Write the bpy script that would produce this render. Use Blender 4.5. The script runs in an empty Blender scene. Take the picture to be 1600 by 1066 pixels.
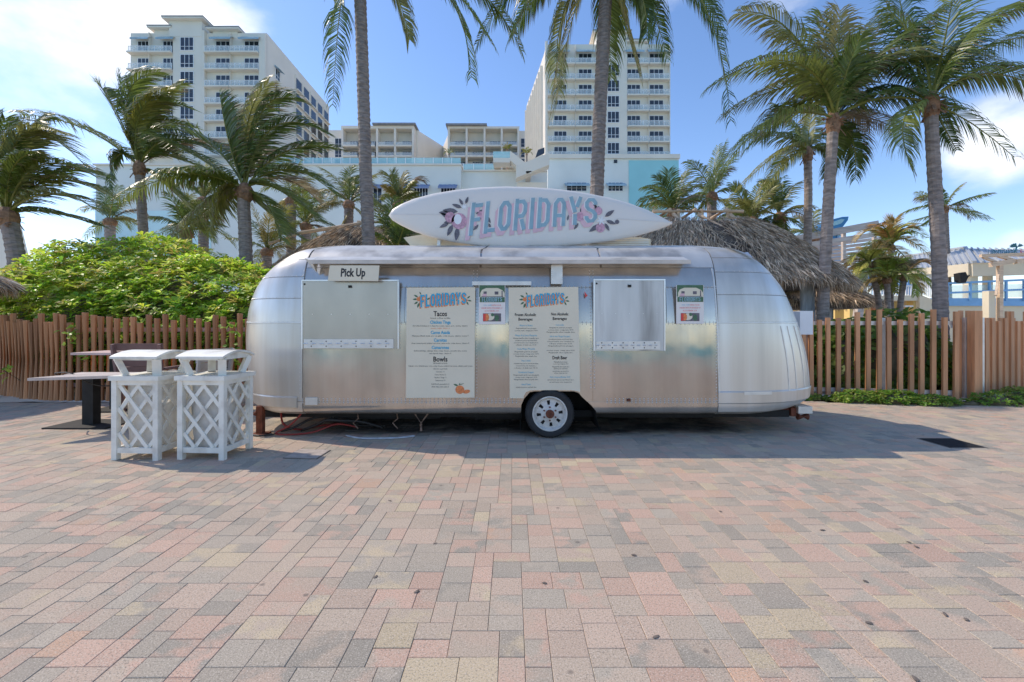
import bpy, bmesh, math, random
from mathutils import Vector, Matrix, noise as mnoise
R = math.radians
random.seed(7)
S = bpy.context.scene
COL = S.collection

# ------------------------------------------------------------------ camera, world, sun, exposure
H = 1.4            # eye height
FP = 711.0         # focal length in photo pixels (1600 wide)
cam_d = bpy.data.cameras.new('camera'); cam = bpy.data.objects.new('camera', cam_d); COL.objects.link(cam)
cam.location = (0, 0, H); cam.rotation_euler = (R(90), 0, 0)
cam_d.sensor_width = 36; cam_d.lens = 36 * FP / 1600; cam_d.shift_y = -28 / 1600
cam_d.clip_start = 0.05; cam_d.clip_end = 6000
S.camera = cam

TO_SUN = Vector((-0.90, 0.34, 1.0)).normalized()
SUN_EL = math.asin(TO_SUN.z)
SUN_ROT = math.atan2(TO_SUN.x, TO_SUN.y)
W = bpy.data.worlds.new('World'); S.world = W; W.use_nodes = True
wn, wl = W.node_tree.nodes, W.node_tree.links
for n in list(wn): wn.remove(n)
w_out = wn.new('ShaderNodeOutputWorld'); w_bg = wn.new('ShaderNodeBackground')
w_bg.inputs['Strength'].default_value = 0.15
sky = wn.new('ShaderNodeTexSky'); sky.sky_type = 'NISHITA'; sky.sun_disc = False
sky.sun_elevation = SUN_EL; sky.sun_rotation = SUN_ROT
sky.air_density = 1.0; sky.dust_density = 0.3; sky.ozone_density = 2.0
tc = wn.new('ShaderNodeTexCoord')
def wmath(op, a, b=None, c=None):
    n = wn.new('ShaderNodeMath'); n.operation = op
    for i, v in enumerate((a, b, c)):
        if v is None: continue
        if isinstance(v, (int, float)): n.inputs[i].default_value = v
        else: wl.new(v, n.inputs[i])
    return n.outputs[0]
def wbump(px, py, r_in, r_out, amt):
    d = Vector((px - 800, FP, 505 - py)).normalized()
    dot = wn.new('ShaderNodeVectorMath'); dot.operation = 'DOT_PRODUCT'
    wl.new(tc.outputs['Generated'], dot.inputs[0]); dot.inputs[1].default_value = d
    mr = wn.new('ShaderNodeMapRange'); mr.interpolation_type = 'SMOOTHSTEP'
    wl.new(dot.outputs['Value'], mr.inputs[0])
    mr.inputs[1].default_value = math.cos(R(r_out)); mr.inputs[2].default_value = math.cos(R(r_in))
    mr.inputs[3].default_value = 0; mr.inputs[4].default_value = amt
    return mr.outputs[0]
mp = wn.new('ShaderNodeMapping'); wl.new(tc.outputs['Generated'], mp.inputs[0]); mp.inputs['Scale'].default_value = (1, 1, 1.7)
cn = wn.new('ShaderNodeTexNoise'); wl.new(mp.outputs[0], cn.inputs['Vector'])
cn.inputs['Scale'].default_value = 3.1; cn.inputs['Detail'].default_value = 7; cn.inputs['Roughness'].default_value = 0.55
dens = cn.outputs['Fac']
for b in ((130, 20, 3, 14, .22), (300, 30, 1, 8, .16), (1590, 205, 1, 6, .24), (1590, 395, .5, 3, .22), (30, 190, 2, 9, .08)):
    dens = wmath('ADD', dens, wbump(*b))
mr = wn.new('ShaderNodeMapRange'); mr.interpolation_type = 'SMOOTHSTEP'; wl.new(dens, mr.inputs[0])
mr.inputs[1].default_value = 0.60; mr.inputs[2].default_value = 0.90
hs = wn.new('ShaderNodeHueSaturation'); wl.new(sky.outputs[0], hs.inputs['Color'])
hs.inputs['Saturation'].default_value = 1.12; hs.inputs['Value'].default_value = 1.08
tint = wn.new('ShaderNodeMixRGB'); tint.blend_type = 'MULTIPLY'; tint.inputs[0].default_value = 1; wl.new(hs.outputs[0], tint.inputs[1]); tint.inputs[2].default_value = (1.0, .95, 1.0, 1)
mixc = wn.new('ShaderNodeMixRGB'); wl.new(mr.outputs[0], mixc.inputs[0]); wl.new(tint.outputs[0], mixc.inputs[1])
mixc.inputs[2].default_value = (6.0, 6.1, 6.3, 1)
wl.new(mixc.outputs[0], w_bg.inputs['Color']); wl.new(w_bg.outputs[0], w_out.inputs[0])

sun_d = bpy.data.lights.new('sun', 'SUN'); sun = bpy.data.objects.new('sun', sun_d); COL.objects.link(sun)
sun_d.energy = 2.45; sun_d.angle = R(0.5); sun_d.color = (1.0, 0.88, 0.73)
sun.rotation_euler = (-TO_SUN).to_track_quat('-Z', 'Y').to_euler(); sun.location = TO_SUN * 60
S.view_settings.view_transform = 'Standard'; S.view_settings.look = 'None'
S.view_settings.exposure = 0.5; S.view_settings.gamma = 1.0; S.view_settings.use_curve_mapping = False
S.render.engine = 'CYCLES'; S.cycles.max_bounces = 8; S.cycles.transparent_max_bounces = 12
S.cycles.use_denoising = True

# ------------------------------------------------------------------ helpers
def PX(px, py, Z):
    return Vector(((px - 800) * Z / FP, Z, H + (505 - py) * Z / FP))
def gz(py): return FP * H / (py - 505)

def thing(name, label, cat, loc=(0, 0, 0), group=None, rot=0):
    o = bpy.data.objects.new(name, None); COL.objects.link(o); o.empty_display_size = .2
    o.location = loc; o.rotation_euler = (0, 0, rot)
    o['label'] = label; o['category'] = cat
    if group: o['group'] = group
    return o
def tag(o, label, cat, group=None):
    o['label'] = label; o['category'] = cat
    if group: o['group'] = group
    return o
def base_of(p):
    v = Vector((0, 0, 0))
    while p is not None:
        v += p.location; p = p.parent
    return v
def link(name, mesh, parent=None, loc=None, rot=None, scale=None):
    o = bpy.data.objects.new(name, mesh); COL.objects.link(o)
    if parent is not None: o.parent = parent
    if loc is not None: o.location = loc
    if rot is not None: o.rotation_euler = rot
    if scale is not None: o.scale = scale
    return o
def frame_of(d, up=Vector((0, 0, 1))):
    d = d.normalized()
    if abs(d.dot(up)) > .99: up = Vector((0, 1, 0))
    a = d.cross(up).normalized(); b = a.cross(d).normalized()
    return a, b

class MB:
    def __init__(s): s.v = []; s.f = []; s.c = []; s.col = None
    def add(s, vs, fs, col=None):
        o = len(s.v); s.v += [tuple(x) for x in vs]
        for f in fs: s.f.append(tuple(i + o for i in f)); s.c.append(col or s.col)
        return s
    def box(s, x0, x1, y0, y1, z0, z1, col=None):
        v = [(x0,y0,z0),(x1,y0,z0),(x1,y1,z0),(x0,y1,z0),(x0,y0,z1),(x1,y0,z1),(x1,y1,z1),(x0,y1,z1)]
        return s.add(v, [(0,3,2,1),(4,5,6,7),(0,1,5,4),(1,2,6,5),(2,3,7,6),(3,0,4,7)], col)
    def bar(s, p, q, w, h, up=Vector((0, 0, 1)), col=None):
        p, q = Vector(p), Vector(q); a, b = frame_of(q - p, up); a *= w / 2; b *= h / 2
        v = [p-a-b, p+a-b, p+a+b, p-a+b, q-a-b, q+a-b, q+a+b, q-a+b]
        return s.add(v, [(0,1,2,3),(7,6,5,4),(4,5,1,0),(5,6,2,1),(6,7,3,2),(7,4,0,3)], col)
    def tube(s, pts, rad, n=8, cap=True, col=None):
        pts = [Vector(p) for p in pts]; vs = []; fs = []
        if isinstance(rad, (int, float)): rad = [rad] * len(pts)
        a = None
        for i, p in enumerate(pts):
            d = (pts[min(i+1, len(pts)-1)] - pts[max(i-1, 0)])
            if a is None: a, b = frame_of(d)
            else:
                d = d.normalized(); a = (a - d * a.dot(d)).normalized(); b = d.cross(a).normalized()
            for k in range(n):
                t = 2 * math.pi * k / n
                vs.append(p + (a * math.cos(t) + b * math.sin(t)) * rad[i])
        for i in range(len(pts) - 1):
            for k in range(n):
                fs.append((i*n+k, i*n+(k+1) % n, (i+1)*n+(k+1) % n, (i+1)*n+k))
        if cap: fs.append(tuple(range(n-1, -1, -1))); fs.append(tuple(range((len(pts)-1)*n, len(pts)*n)))
        return s.add(vs, fs, col)
    def lathe(s, prof, c, axis='Y', n=32, col=None, closed=False):
        vs = []; fs = []; c = Vector(c)
        for k in range(n):
            t = 2 * math.pi * k / n; ct, st = math.cos(t), math.sin(t)
            for r, h in prof:
                vs.append(c + (Vector((r*ct, h, r*st)) if axis == 'Y' else Vector((r*ct, r*st, h))))
        m = len(prof)
        for k in range(n):
            k2 = (k+1) % n
            for j in range(m if closed else m - 1):
                j2 = (j+1) % m
                fs.append((k*m+j, k*m+j2, k2*m+j2, k2*m+j))
        return s.add(vs, fs, col)
    def prism(s, poly, dvec, col=None):
        # poly: list of 3D points (planar), extruded by dvec
        n = len(poly); d = Vector(dvec); p = [Vector(q) for q in poly]
        vs = p + [q + d for q in p]
        fs = [tuple(range(n)), tuple(range(2*n-1, n-1, -1))] + [(i, i+n, (i+1) % n + n, (i+1) % n) for i in range(n)]
        return s.add(vs, fs, col)
    def ball(s, c, r, n=8, m=5, col=None):
        c = Vector(c); rr = r if hasattr(r, '__len__') else (r, r, r); vs = []; fs = []
        for j in range(m + 1):
            ph = math.pi * j / m
            for k in range(n):
                t = 2 * math.pi * k / n
                vs.append(c + Vector((rr[0]*math.sin(ph)*math.cos(t), rr[1]*math.sin(ph)*math.sin(t), rr[2]*math.cos(ph))))
        for j in range(m):
            for k in range(n): fs.append((j*n+k, (j+1)*n+k, (j+1)*n+(k+1) % n, j*n+(k+1) % n))
        return s.add(vs, fs, col)
    def mesh(s, name, mat=None, off=(0, 0, 0), smooth=False, fix=False):
        off = Vector(off); me = bpy.data.meshes.new(name)
        me.from_pydata([tuple(Vector(v) - off) for v in s.v] if off.length else s.v, [], s.f)
        if any(c is not None for c in s.c):
            at = me.attributes.new('col', 'FLOAT_COLOR', 'FACE')
            flat = []
            for c in s.c:
                c = c or (.5, .5, .5); flat += [c[0], c[1], c[2], c[3] if len(c) > 3 else 1.0]
            at.data.foreach_set('color', flat)
        if fix:
            bm = bmesh.new(); bm.from_mesh(me); bmesh.ops.recalc_face_normals(bm, faces=bm.faces); bm.to_mesh(me); bm.free()
        if smooth: me.polygons.foreach_set('use_smooth', [True] * len(me.polygons))
        if mat: me.materials.append(mat)
        return me
    def build(s, name, mat, parent=None, smooth=False, kind=None, label=None, fix=True, local=False):
        me = s.mesh(name, mat, (0, 0, 0) if (parent is None or local) else base_of(parent), smooth, fix)
        o = link(name, me, parent)
        if kind: o['kind'] = kind
        if label: o['label'] = label
        return o
def smooth_by_angle(o, ang=40):
    me = o.data
    me.polygons.foreach_set('use_smooth', [True] * len(me.polygons))
    bm = bmesh.new(); bm.from_mesh(me)
    for e in bm.edges:
        if len(e.link_faces) == 2 and e.calc_face_angle(0) > R(ang): e.smooth = False
    bm.to_mesh(me); bm.free()

# ------------------------------------------------------------------ materials
MATS = {}
def mat(name, color=(.5, .5, .5), rough=.7, metal=0.0, var=.12, scale=6.0, stretch=(1, 1, 1), bump=0.0, bscale=None,
        attr=None, rand=0.0, trans=0.0, emit=None, spec=None, obj=False, alpha=1.0, tint2=None, t2scale=2.0, t2lo=.5, t2hi=.65, detail=5):
    if name in MATS: return MATS[name]
    m = bpy.data.materials.new(name); m.use_nodes = True; MATS[name] = m
    color = tuple(min(.84, c * 1.28) if max(color) > .06 else c for c in color)
    nt = m.node_tree; N, L = nt.nodes, nt.links
    b = N['Principled BSDF']; b.inputs['Roughness'].default_value = rough; b.inputs['Metallic'].default_value = metal
    if spec is not None: b.inputs['Specular IOR Level'].default_value = spec
    if obj:
        g = N.new('ShaderNodeTexCoord'); vec = g.outputs['Object']
    else:
        g = N.new('ShaderNodeNewGeometry'); vec = g.outputs['Position']
    mp = N.new('ShaderNodeMapping'); L.new(vec, mp.inputs[0]); mp.inputs['Scale'].default_value = stretch
    nz = N.new('ShaderNodeTexNoise'); L.new(mp.outputs[0], nz.inputs['Vector'])
    nz.inputs['Scale'].default_value = scale; nz.inputs['Detail'].default_value = detail
    if attr:
        at = N.new('ShaderNodeAttribute'); at.attribute_name = attr; csrc = at.outputs['Color']
    else:
        rg = N.new('ShaderNodeRGB'); rg.outputs[0].default_value = (*color[:3], 1); csrc = rg.outputs[0]
    if tint2:
        n2 = N.new('ShaderNodeTexNoise'); L.new(mp.outputs[0], n2.inputs['Vector']); n2.inputs['Scale'].default_value = t2scale; n2.inputs['Detail'].default_value = 6
        m2 = N.new('ShaderNodeMapRange'); L.new(n2.outputs['Fac'], m2.inputs[0]); m2.inputs[1].default_value = t2lo; m2.inputs[2].default_value = t2hi
        mx2 = N.new('ShaderNodeMixRGB'); L.new(m2.outputs[0], mx2.inputs[0]); L.new(csrc, mx2.inputs[1]); mx2.inputs[2].default_value = (*tint2, 1)
        csrc = mx2.outputs[0]
    mr = N.new('ShaderNodeMapRange'); L.new(nz.outputs['Fac'], mr.inputs[0])
    mr.inputs[1].default_value = .3; mr.inputs[2].default_value = .7
    ga = 1.28 if attr else 1.0
    mr.inputs[3].default_value = ga * (1 - var); mr.inputs[4].default_value = ga * (1 + var)
    val = mr.outputs[0]
    if rand:
        oi = N.new('ShaderNodeObjectInfo'); r2 = N.new('ShaderNodeMapRange'); L.new(oi.outputs['Random'], r2.inputs[0])
        r2.inputs[3].default_value = 1 - rand; r2.inputs[4].default_value = 1 + rand
        ml = N.new('ShaderNodeMath'); ml.operation = 'MULTIPLY'; L.new(val, ml.inputs[0]); L.new(r2.outputs[0], ml.inputs[1]); val = ml.outputs[0]
    vm = N.new('ShaderNodeVectorMath'); vm.operation = 'SCALE'; L.new(csrc, vm.inputs[0]); L.new(val, vm.inputs['Scale'])
    L.new(vm.outputs[0], b.inputs['Base Color'])
    if bump:
        bp = N.new('ShaderNodeBump'); bp.inputs['Strength'].default_value = bump; bp.inputs['Distance'].default_value = .02
        nb = N.new('ShaderNodeTexNoise'); L.new(mp.outputs[0], nb.inputs['Vector']); nb.inputs['Scale'].default_value = bscale or scale * 4; nb.inputs['Detail'].default_value = 4
        L.new(nb.outputs['Fac'], bp.inputs['Height']); L.new(bp.outputs[0], b.inputs['Normal'])
    out = N['Material Output']; shader = b.outputs[0]
    if trans:
        tr = N.new('ShaderNodeBsdfTranslucent'); L.new(vm.outputs[0], tr.inputs[0])
        ms = N.new('ShaderNodeMixShader'); ms.inputs[0].default_value = trans; L.new(shader, ms.inputs[1]); L.new(tr.outputs[0], ms.inputs[2]); shader = ms.outputs[0]
    if alpha < 1:
        tp = N.new('ShaderNodeBsdfTransparent'); ms = N.new('ShaderNodeMixShader'); ms.inputs[0].default_value = alpha
        L.new(tp.outputs[0], ms.inputs[1]); L.new(shader, ms.inputs[2]); shader = ms.outputs[0]
    L.new(shader, out.inputs[0])
    return m

def paver_material():
    m = bpy.data.materials.new('paver_stone'); m.use_nodes = True; N, L = m.node_tree.nodes, m.node_tree.links
    b = N['Principled BSDF']; b.inputs['Roughness'].default_value = .85; b.inputs['Specular IOR Level'].default_value = .25
    g = N.new('ShaderNodeNewGeometry'); pos = g.outputs['Position']
    a1 = N.new('ShaderNodeAttribute'); a1.attribute_name = 'col'
    a2 = N.new('ShaderNodeAttribute'); a2.attribute_name = 'col2'
    def nz(scale, det=3, rough=.5):
        n = N.new('ShaderNodeTexNoise'); L.new(pos, n.inputs['Vector']); n.inputs['Scale'].default_value = scale
        n.inputs['Detail'].default_value = det; n.inputs['Roughness'].default_value = rough; return n.outputs['Fac']
    def mrg(src, a, b_, c, d, t='LINEAR'):
        n = N.new('ShaderNodeMapRange'); n.interpolation_type = t; L.new(src, n.inputs[0])
        for i, v in enumerate((a, b_, c, d)): n.inputs[i+1].default_value = v
        return n.outputs[0]
    def mix(f, c1, c2, bt='MIX'):
        n = N.new('ShaderNodeMixRGB'); n.blend_type = bt
        for i, v in enumerate((f, c1, c2)):
            if isinstance(v, (int, float)): n.inputs[i].default_value = v
            elif isinstance(v, tuple): n.inputs[i].default_value = (*v, 1)
            else: L.new(v, n.inputs[i])
        return n.outputs[0]
    c = mix(mrg(nz(7, 3), .46, .60, 0, 1), a1.outputs['Color'], a2.outputs['Color'])
    # aggregate: pale and dark chips in the stone face
    c = mix(mrg(nz(150, 2, .75), .53, .66, 0, .70), c, (.70, .62, .51))
    c = mix(mrg(nz(130, 2, .75), .53, .64, 0, .72), c, (.18, .16, .135))
    # large soft wear / dust
    c = mix(mrg(nz(.9, 5, .6), .42, .72, 0, .40), c, (.56, .435, .32))
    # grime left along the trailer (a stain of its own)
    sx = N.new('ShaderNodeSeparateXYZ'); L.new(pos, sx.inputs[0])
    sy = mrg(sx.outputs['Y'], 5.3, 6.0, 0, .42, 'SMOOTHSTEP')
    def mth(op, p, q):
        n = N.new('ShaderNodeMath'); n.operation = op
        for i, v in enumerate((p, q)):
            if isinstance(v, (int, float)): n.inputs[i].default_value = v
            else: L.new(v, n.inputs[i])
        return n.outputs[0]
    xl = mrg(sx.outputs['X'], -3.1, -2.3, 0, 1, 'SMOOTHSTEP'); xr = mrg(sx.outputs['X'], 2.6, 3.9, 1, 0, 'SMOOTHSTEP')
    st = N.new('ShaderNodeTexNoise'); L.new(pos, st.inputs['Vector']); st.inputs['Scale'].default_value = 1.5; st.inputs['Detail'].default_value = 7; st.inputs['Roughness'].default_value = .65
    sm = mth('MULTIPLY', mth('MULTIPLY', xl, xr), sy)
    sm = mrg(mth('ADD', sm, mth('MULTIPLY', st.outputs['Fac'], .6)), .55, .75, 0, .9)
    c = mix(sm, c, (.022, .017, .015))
    # scattered small dark gum spots
    vo = N.new('ShaderNodeTexVoronoi'); L.new(pos, vo.inputs['Vector']); vo.inputs['Scale'].default_value = 3.2
    c = mix(mrg(vo.outputs['Distance'], .03, .06, .55, 0), c, (.09, .08, .075))
    L.new(c, b.inputs['Base Color'])
    bp = N.new('ShaderNodeBump'); bp.inputs['Strength'].default_value = .25; bp.inputs['Distance'].default_value = .004
    L.new(nz(260, 3), bp.inputs['Height']); L.new(bp.outputs[0], b.inputs['Normal'])
    return m

def aluminium():
    m = bpy.data.materials.new('aged_aluminium'); m.use_nodes = True; N, L = m.node_tree.nodes, m.node_tree.links
    b = N['Principled BSDF']; b.inputs['Metallic'].default_value = .93
    g = N.new('ShaderNodeNewGeometry'); pos = g.outputs['Position']
    def nz(scale, stretch=(1, 1, 1), det=5, rough=.6):
        mp = N.new('ShaderNodeMapping'); L.new(pos, mp.inputs[0]); mp.inputs['Scale'].default_value = stretch
        n = N.new('ShaderNodeTexNoise'); L.new(mp.outputs[0], n.inputs['Vector']); n.inputs['Scale'].default_value = scale
        n.inputs['Detail'].default_value = det; n.inputs['Roughness'].default_value = rough; return n.outputs['Fac']
    def mrg(src, a, b_, c, d):
        n = N.new('ShaderNodeMapRange'); L.new(src, n.inputs[0])
        for i, v in enumerate((a, b_, c, d)): n.inputs[i+1].default_value = v
        return n.outputs[0]
    def mth(op, p, q):
        n = N.new('ShaderNodeMath'); n.operation = op
        for i, v in enumerate((p, q)):
            if isinstance(v, (int, float)): n.inputs[i].default_value = v
            else: L.new(v, n.inputs[i])
        return n.outputs[0]
    oi = N.new('ShaderNodeObjectInfo')
    blot = nz(1.3, (1, 1, 1), 3, .5); streak = nz(4, (1, 1, .05), 5, .6)
    v = mth('MULTIPLY', mrg(blot, .3, .7, .84, 1.10), mrg(streak, .3, .7, .84, 1.10))
    v = mth('MULTIPLY', v, mrg(oi.outputs['Random'], 0, 1, .86, 1.07))
    rg = N.new('ShaderNodeRGB'); rg.outputs[0].default_value = (.58, .53, .465, 1)
    vm = N.new('ShaderNodeVectorMath'); vm.operation = 'SCALE'; L.new(rg.outputs[0], vm.inputs[0]); L.new(v, vm.inputs['Scale'])
    L.new(vm.outputs[0], b.inputs['Base Color'])
    L.new(mrg(nz(2.6, (1, 1, .5), 4, .6), .3, .7, .09, .25), b.inputs['Roughness'])
    b.inputs['Metallic'].default_value = .72
    bp = N.new('ShaderNodeBump'); bp.inputs['Strength'].default_value = .30; bp.inputs['Distance'].default_value = .03
    L.new(nz(2.4, (1, 1, .6), 2, .35), bp.inputs['Height']); L.new(bp.outputs[0], b.inputs['Normal'])
    return m
M_ALU = aluminium(); M_PAVER = paver_material()
M_ALUP = mat('plain_aluminium', (.66, .66, .65), .36, .85, .10, 7, (1, 1, .25), rand=.04)
M_PLATE = mat('pale_riveted_plate', (.56, .55, .52), .45, .6, .08, 9)
M_CAPA = mat('weathered_cap_aluminium', (.50, .47, .42), .34, .50, .16, 5, (1, 1, .05), rand=.06, tint2=(.62, .60, .56), t2scale=5, t2lo=.48, t2hi=.62)
M_HATCH = mat('dull_hatch_aluminium', (.365, .345, .315), .26, .68, .07, 3, (1, 1, .5), tint2=(.40, .38, .345), t2scale=2.2, t2lo=.45, t2hi=.7)
M_ROOFA = mat('chalky_roof_aluminium', (.52, .50, .46), .42, .45, .10, 4, (1, 1, 1), tint2=(.42, .40, .37), t2scale=2.5)
M_LEDGE = mat('chalky_painted_metal', (.48, .43, .36), .6, .1, .08, 5, (1, 1, 1))
M_WHITEP = mat('white_paint', (.74, .74, .73), .5, 0, .05, 5, bump=.05)
M_CANW = mat('white_bin_plastic', (.70, .64, .57), .5, 0, .06, 7, tint2=(.52, .47, .40), t2scale=5, t2lo=.5, t2hi=.8)
M_LINER = mat('bin_liner_plastic', (.68, .65, .62), .4, 0, .06, 14, bump=.6, bscale=9, trans=.45)
M_CREAM = mat('cream_board', (.62, .56, .43), .55, 0, .03, 3)
M_PAPER = mat('white_paper', (.66, .62, .58), .6, 0, .02, 3)
M_BLACK = mat('black_print', (.03, .03, .032), .6, 0, .0)
M_BLUE = mat('blue_print', (.04, .33, .50), .6, 0, .0)
M_ORANGE = mat('orange_print', (.62, .20, .07), .6, 0, .25, 60)
M_RED = mat('red_print', (.6, .06, .05), .6, 0, .0)
M_GREENP = mat('green_print', (.06, .13, .07), .6, 0, .3, 80)
M_TYRE = mat('tyre_rubber', (.022, .022, .023), .75, 0, .25, 12, bump=.2)
M_RIM = mat('white_rim_paint', (.50, .48, .44), .45, 0, .12, 25, tint2=(.35, .2, .1), t2scale=14, t2lo=.62, t2hi=.8)
M_RUST = mat('rusty_steel', (.15, .05, .028), .85, .2, .4, 18, bump=.5)
M_DARK = mat('dark_steel', (.02, .02, .02), .7, .3, .3, 9)
M_CABLE = mat('black_cable', (.03, .028, .027), .5, 0, .1)
M_HOSE = mat('red_hose', (.24, .025, .02), .45, 0, .1)
M_FENL = mat('weathered_brown_wood', (.36, .16, .066), .62, 0, .28, 3, (3, 3, .12), bump=.25, bscale=9, rand=.22)
M_FENR = mat('stained_cedar_wood', (.49, .235, .11), .65, 0, .22, 3, (3, 3, .35), bump=.3, bscale=9, rand=.14)
M_PLANKW = mat('weathered_grey_plank', (.47, .40, .35), .7, 0, .2, 4, (.4, 3, 3), bump=.3, rand=.08)
M_CHAIR = mat('brown_recycled_plank', (.15, .085, .075), .6, 0, .15, 6, rand=.1)
M_GREYCH = mat('grey_plank', (.33, .32, .31), .6, 0, .15, 6, rand=.1)
M_LEAFA = mat('shrub_leaf', rough=.40, attr='col', var=.18, scale=4, trans=.55, spec=.5)
M_PALM = mat('palm_leaf', rough=.36, attr='col', var=.22, scale=3, trans=.40, spec=.5)
M_STEM = mat('shrub_stem', (.10, .085, .05), .85, 0, .3, 8)
M_TRUNK = mat('palm_bark', (.235, .19, .165), .85, 0, .38, 3, (2, 2, 7), bump=.8, bscale=12, rand=.2)
M_BOOT = mat('palm_fibre', (.23, .13, .075), .9, 0, .35, 14, bump=.6)
M_COCO = mat('coconut_husk', (.33, .26, .06), .55, 0, .25, 12)
M_THATCH = mat('dry_thatch', rough=.9, attr='col', var=.25, scale=5, trans=.12, spec=.15)
M_THATCHB = mat('thatch_underlay', (.10, .078, .062), .95, 0, .3, 6, bump=.6)
M_LOG = mat('peeled_log', (.55, .40, .27), .75, 0, .2, 5, (.5, 3, 3), bump=.3)
M_POSTG = mat('grey_hut_post', (.33, .35, .37), .8, 0, .2, 5, (3, 3, .5))
M_STUCCO = mat('white_stucco', (.60, .545, .465), .8, 0, .05, .25, bump=.05)
M_STUCCO2 = mat('pale_blue_stucco', (.58, .59, .55), .8, 0, .05, .25)
M_TURQ = mat('turquoise_stucco', (.24, .48, .50), .75, 0, .04, .3)
M_SLAB = mat('balcony_concrete', (.61, .56, .48), .8, 0, .04, .5)
M_GLASSD = mat('dark_window_glass', (.025, .03, .04), .08, 0, .4, .15, spec=.8)
M_FRAME = mat('white_window_frame', (.7, .7, .68), .5, 0, .03)
M_RAILG = mat('balcony_glass', (.62, .74, .73), .2, 0, .05, alpha=.30)
M_RAILP = mat('blue_tint_glass', (.38, .62, .72), .15, 0, .05, alpha=.5)
M_RAILW = mat('pale_railing', (.66, .66, .70), .5, 0, .03)
M_AWN = mat('striped_awning_cloth', (.26, .36, .42), .8, 0, .15, 1.0)
M_AWNB = mat('blue_awning_cloth', (.17, .21, .32), .8, 0, .1, 1.0)
M_ROOFT = mat('grey_roof_tile', (.20, .20, .21), .8, 0, .15, 1.0)
M_METALR = mat('grey_metal_roof', (.42, .43, .43), .45, .3, .06, 1.0)
M_BEIGE = mat('beige_stucco', (.62, .53, .38), .8, 0, .06, .8)
M_YELLOW = mat('yellow_stucco', (.62, .44, .16), .8, 0, .08, .8)
M_BLUEP = mat('blue_steel_paint', (.15, .33, .55), .45, 0, .1, 2)
M_SLIDE = mat('blue_fibreglass', (.03, .16, .33), .35, 0, .1, 1)
M_TEAL = mat('teal_sign_paint', (.02, .12, .15), .5, 0, .1)
M_WALKB = mat('worn_paving', (.40, .30, .22), .9, 0, .15, 3, tint2=(.33, .31, .30), t2scale=6)
M_JOINT = mat('joint_sand', (.46, .36, .27), .95, 0, .25, 30)
M_SAND = mat('beach_sand', (.58, .50, .40), .95, 0, .14, 2.5, bump=.5, bscale=9, tint2=(.42, .36, .29), t2scale=1.2)
M_SEA = mat('sea_water', (.03, .26, .30), .6, 0, .2, .05, spec=.12)
M_GROUND = mat('sandy_ground', (.45, .40, .32), .95, 0, .2, .3)
M_IRON = mat('cast_iron', (.12, .105, .09), .6, .4, .25, 20, bump=.3)
M_LID = mat('worn_cover_plate', (.34, .29, .25), .8, .1, .2, 12)
M_LEAFD = mat('dead_leaf', (.13, .105, .085), .7, 0, .3, 40)
M_SURF = mat('board_resin', (.62, .575, .52), .35, 0, .025, 2, bump=.02)
M_SKYB = mat('letter_blue', (.22, .345, .395), .5, 0, .12, 9)
M_PINK = mat('letter_pink', (.60, .39, .42), .5, 0, .05)
M_PLUM = mat('fruit_plum', (.47, .26, .32), .5, 0, .35, 25)
M_INK = mat('charcoal_ink', (.11, .10, .115), .5, 0, .35, 50)
#@STRUCT
# ------------------------------------------------------------------ ground, sand, sea, paving
def structure(name, mb, m, smooth=False):
    o = mb.build(name, m, smooth=smooth); o['kind'] = 'structure'; return o
def sheet(pts, z):
    b = MB(); b.add([(x, y, z) for x, y in pts], [tuple(range(len(pts)))]); return b
structure('ground', sheet([(-1500, -14), (1500, -14), (1500, 2500), (-1500, 2500)], -.06), M_GROUND)
structure('beach', sheet([(-1500, -24), (1500, -24), (1500, -9.5), (-1500, -9.5)], -.045), M_SAND)
structure('sea', sheet([(-2500, -3000), (2500, -3000), (2500, -15), (-2500, -15)], -.035), M_SEA)
structure('promenade', sheet([(-40, -11), (40, -11), (40, -1.2), (-40, -1.2)], -.02), M_WALKB)
PAVE_X, PAVE_Y0, PAVE_Y1 = 11.5, -1.2, 8.05
pav = structure('pavement', sheet([(-20, PAVE_Y0), (20, PAVE_Y0), (20, PAVE_Y1), (-20, PAVE_Y1)], -.014), M_JOINT)

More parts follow.
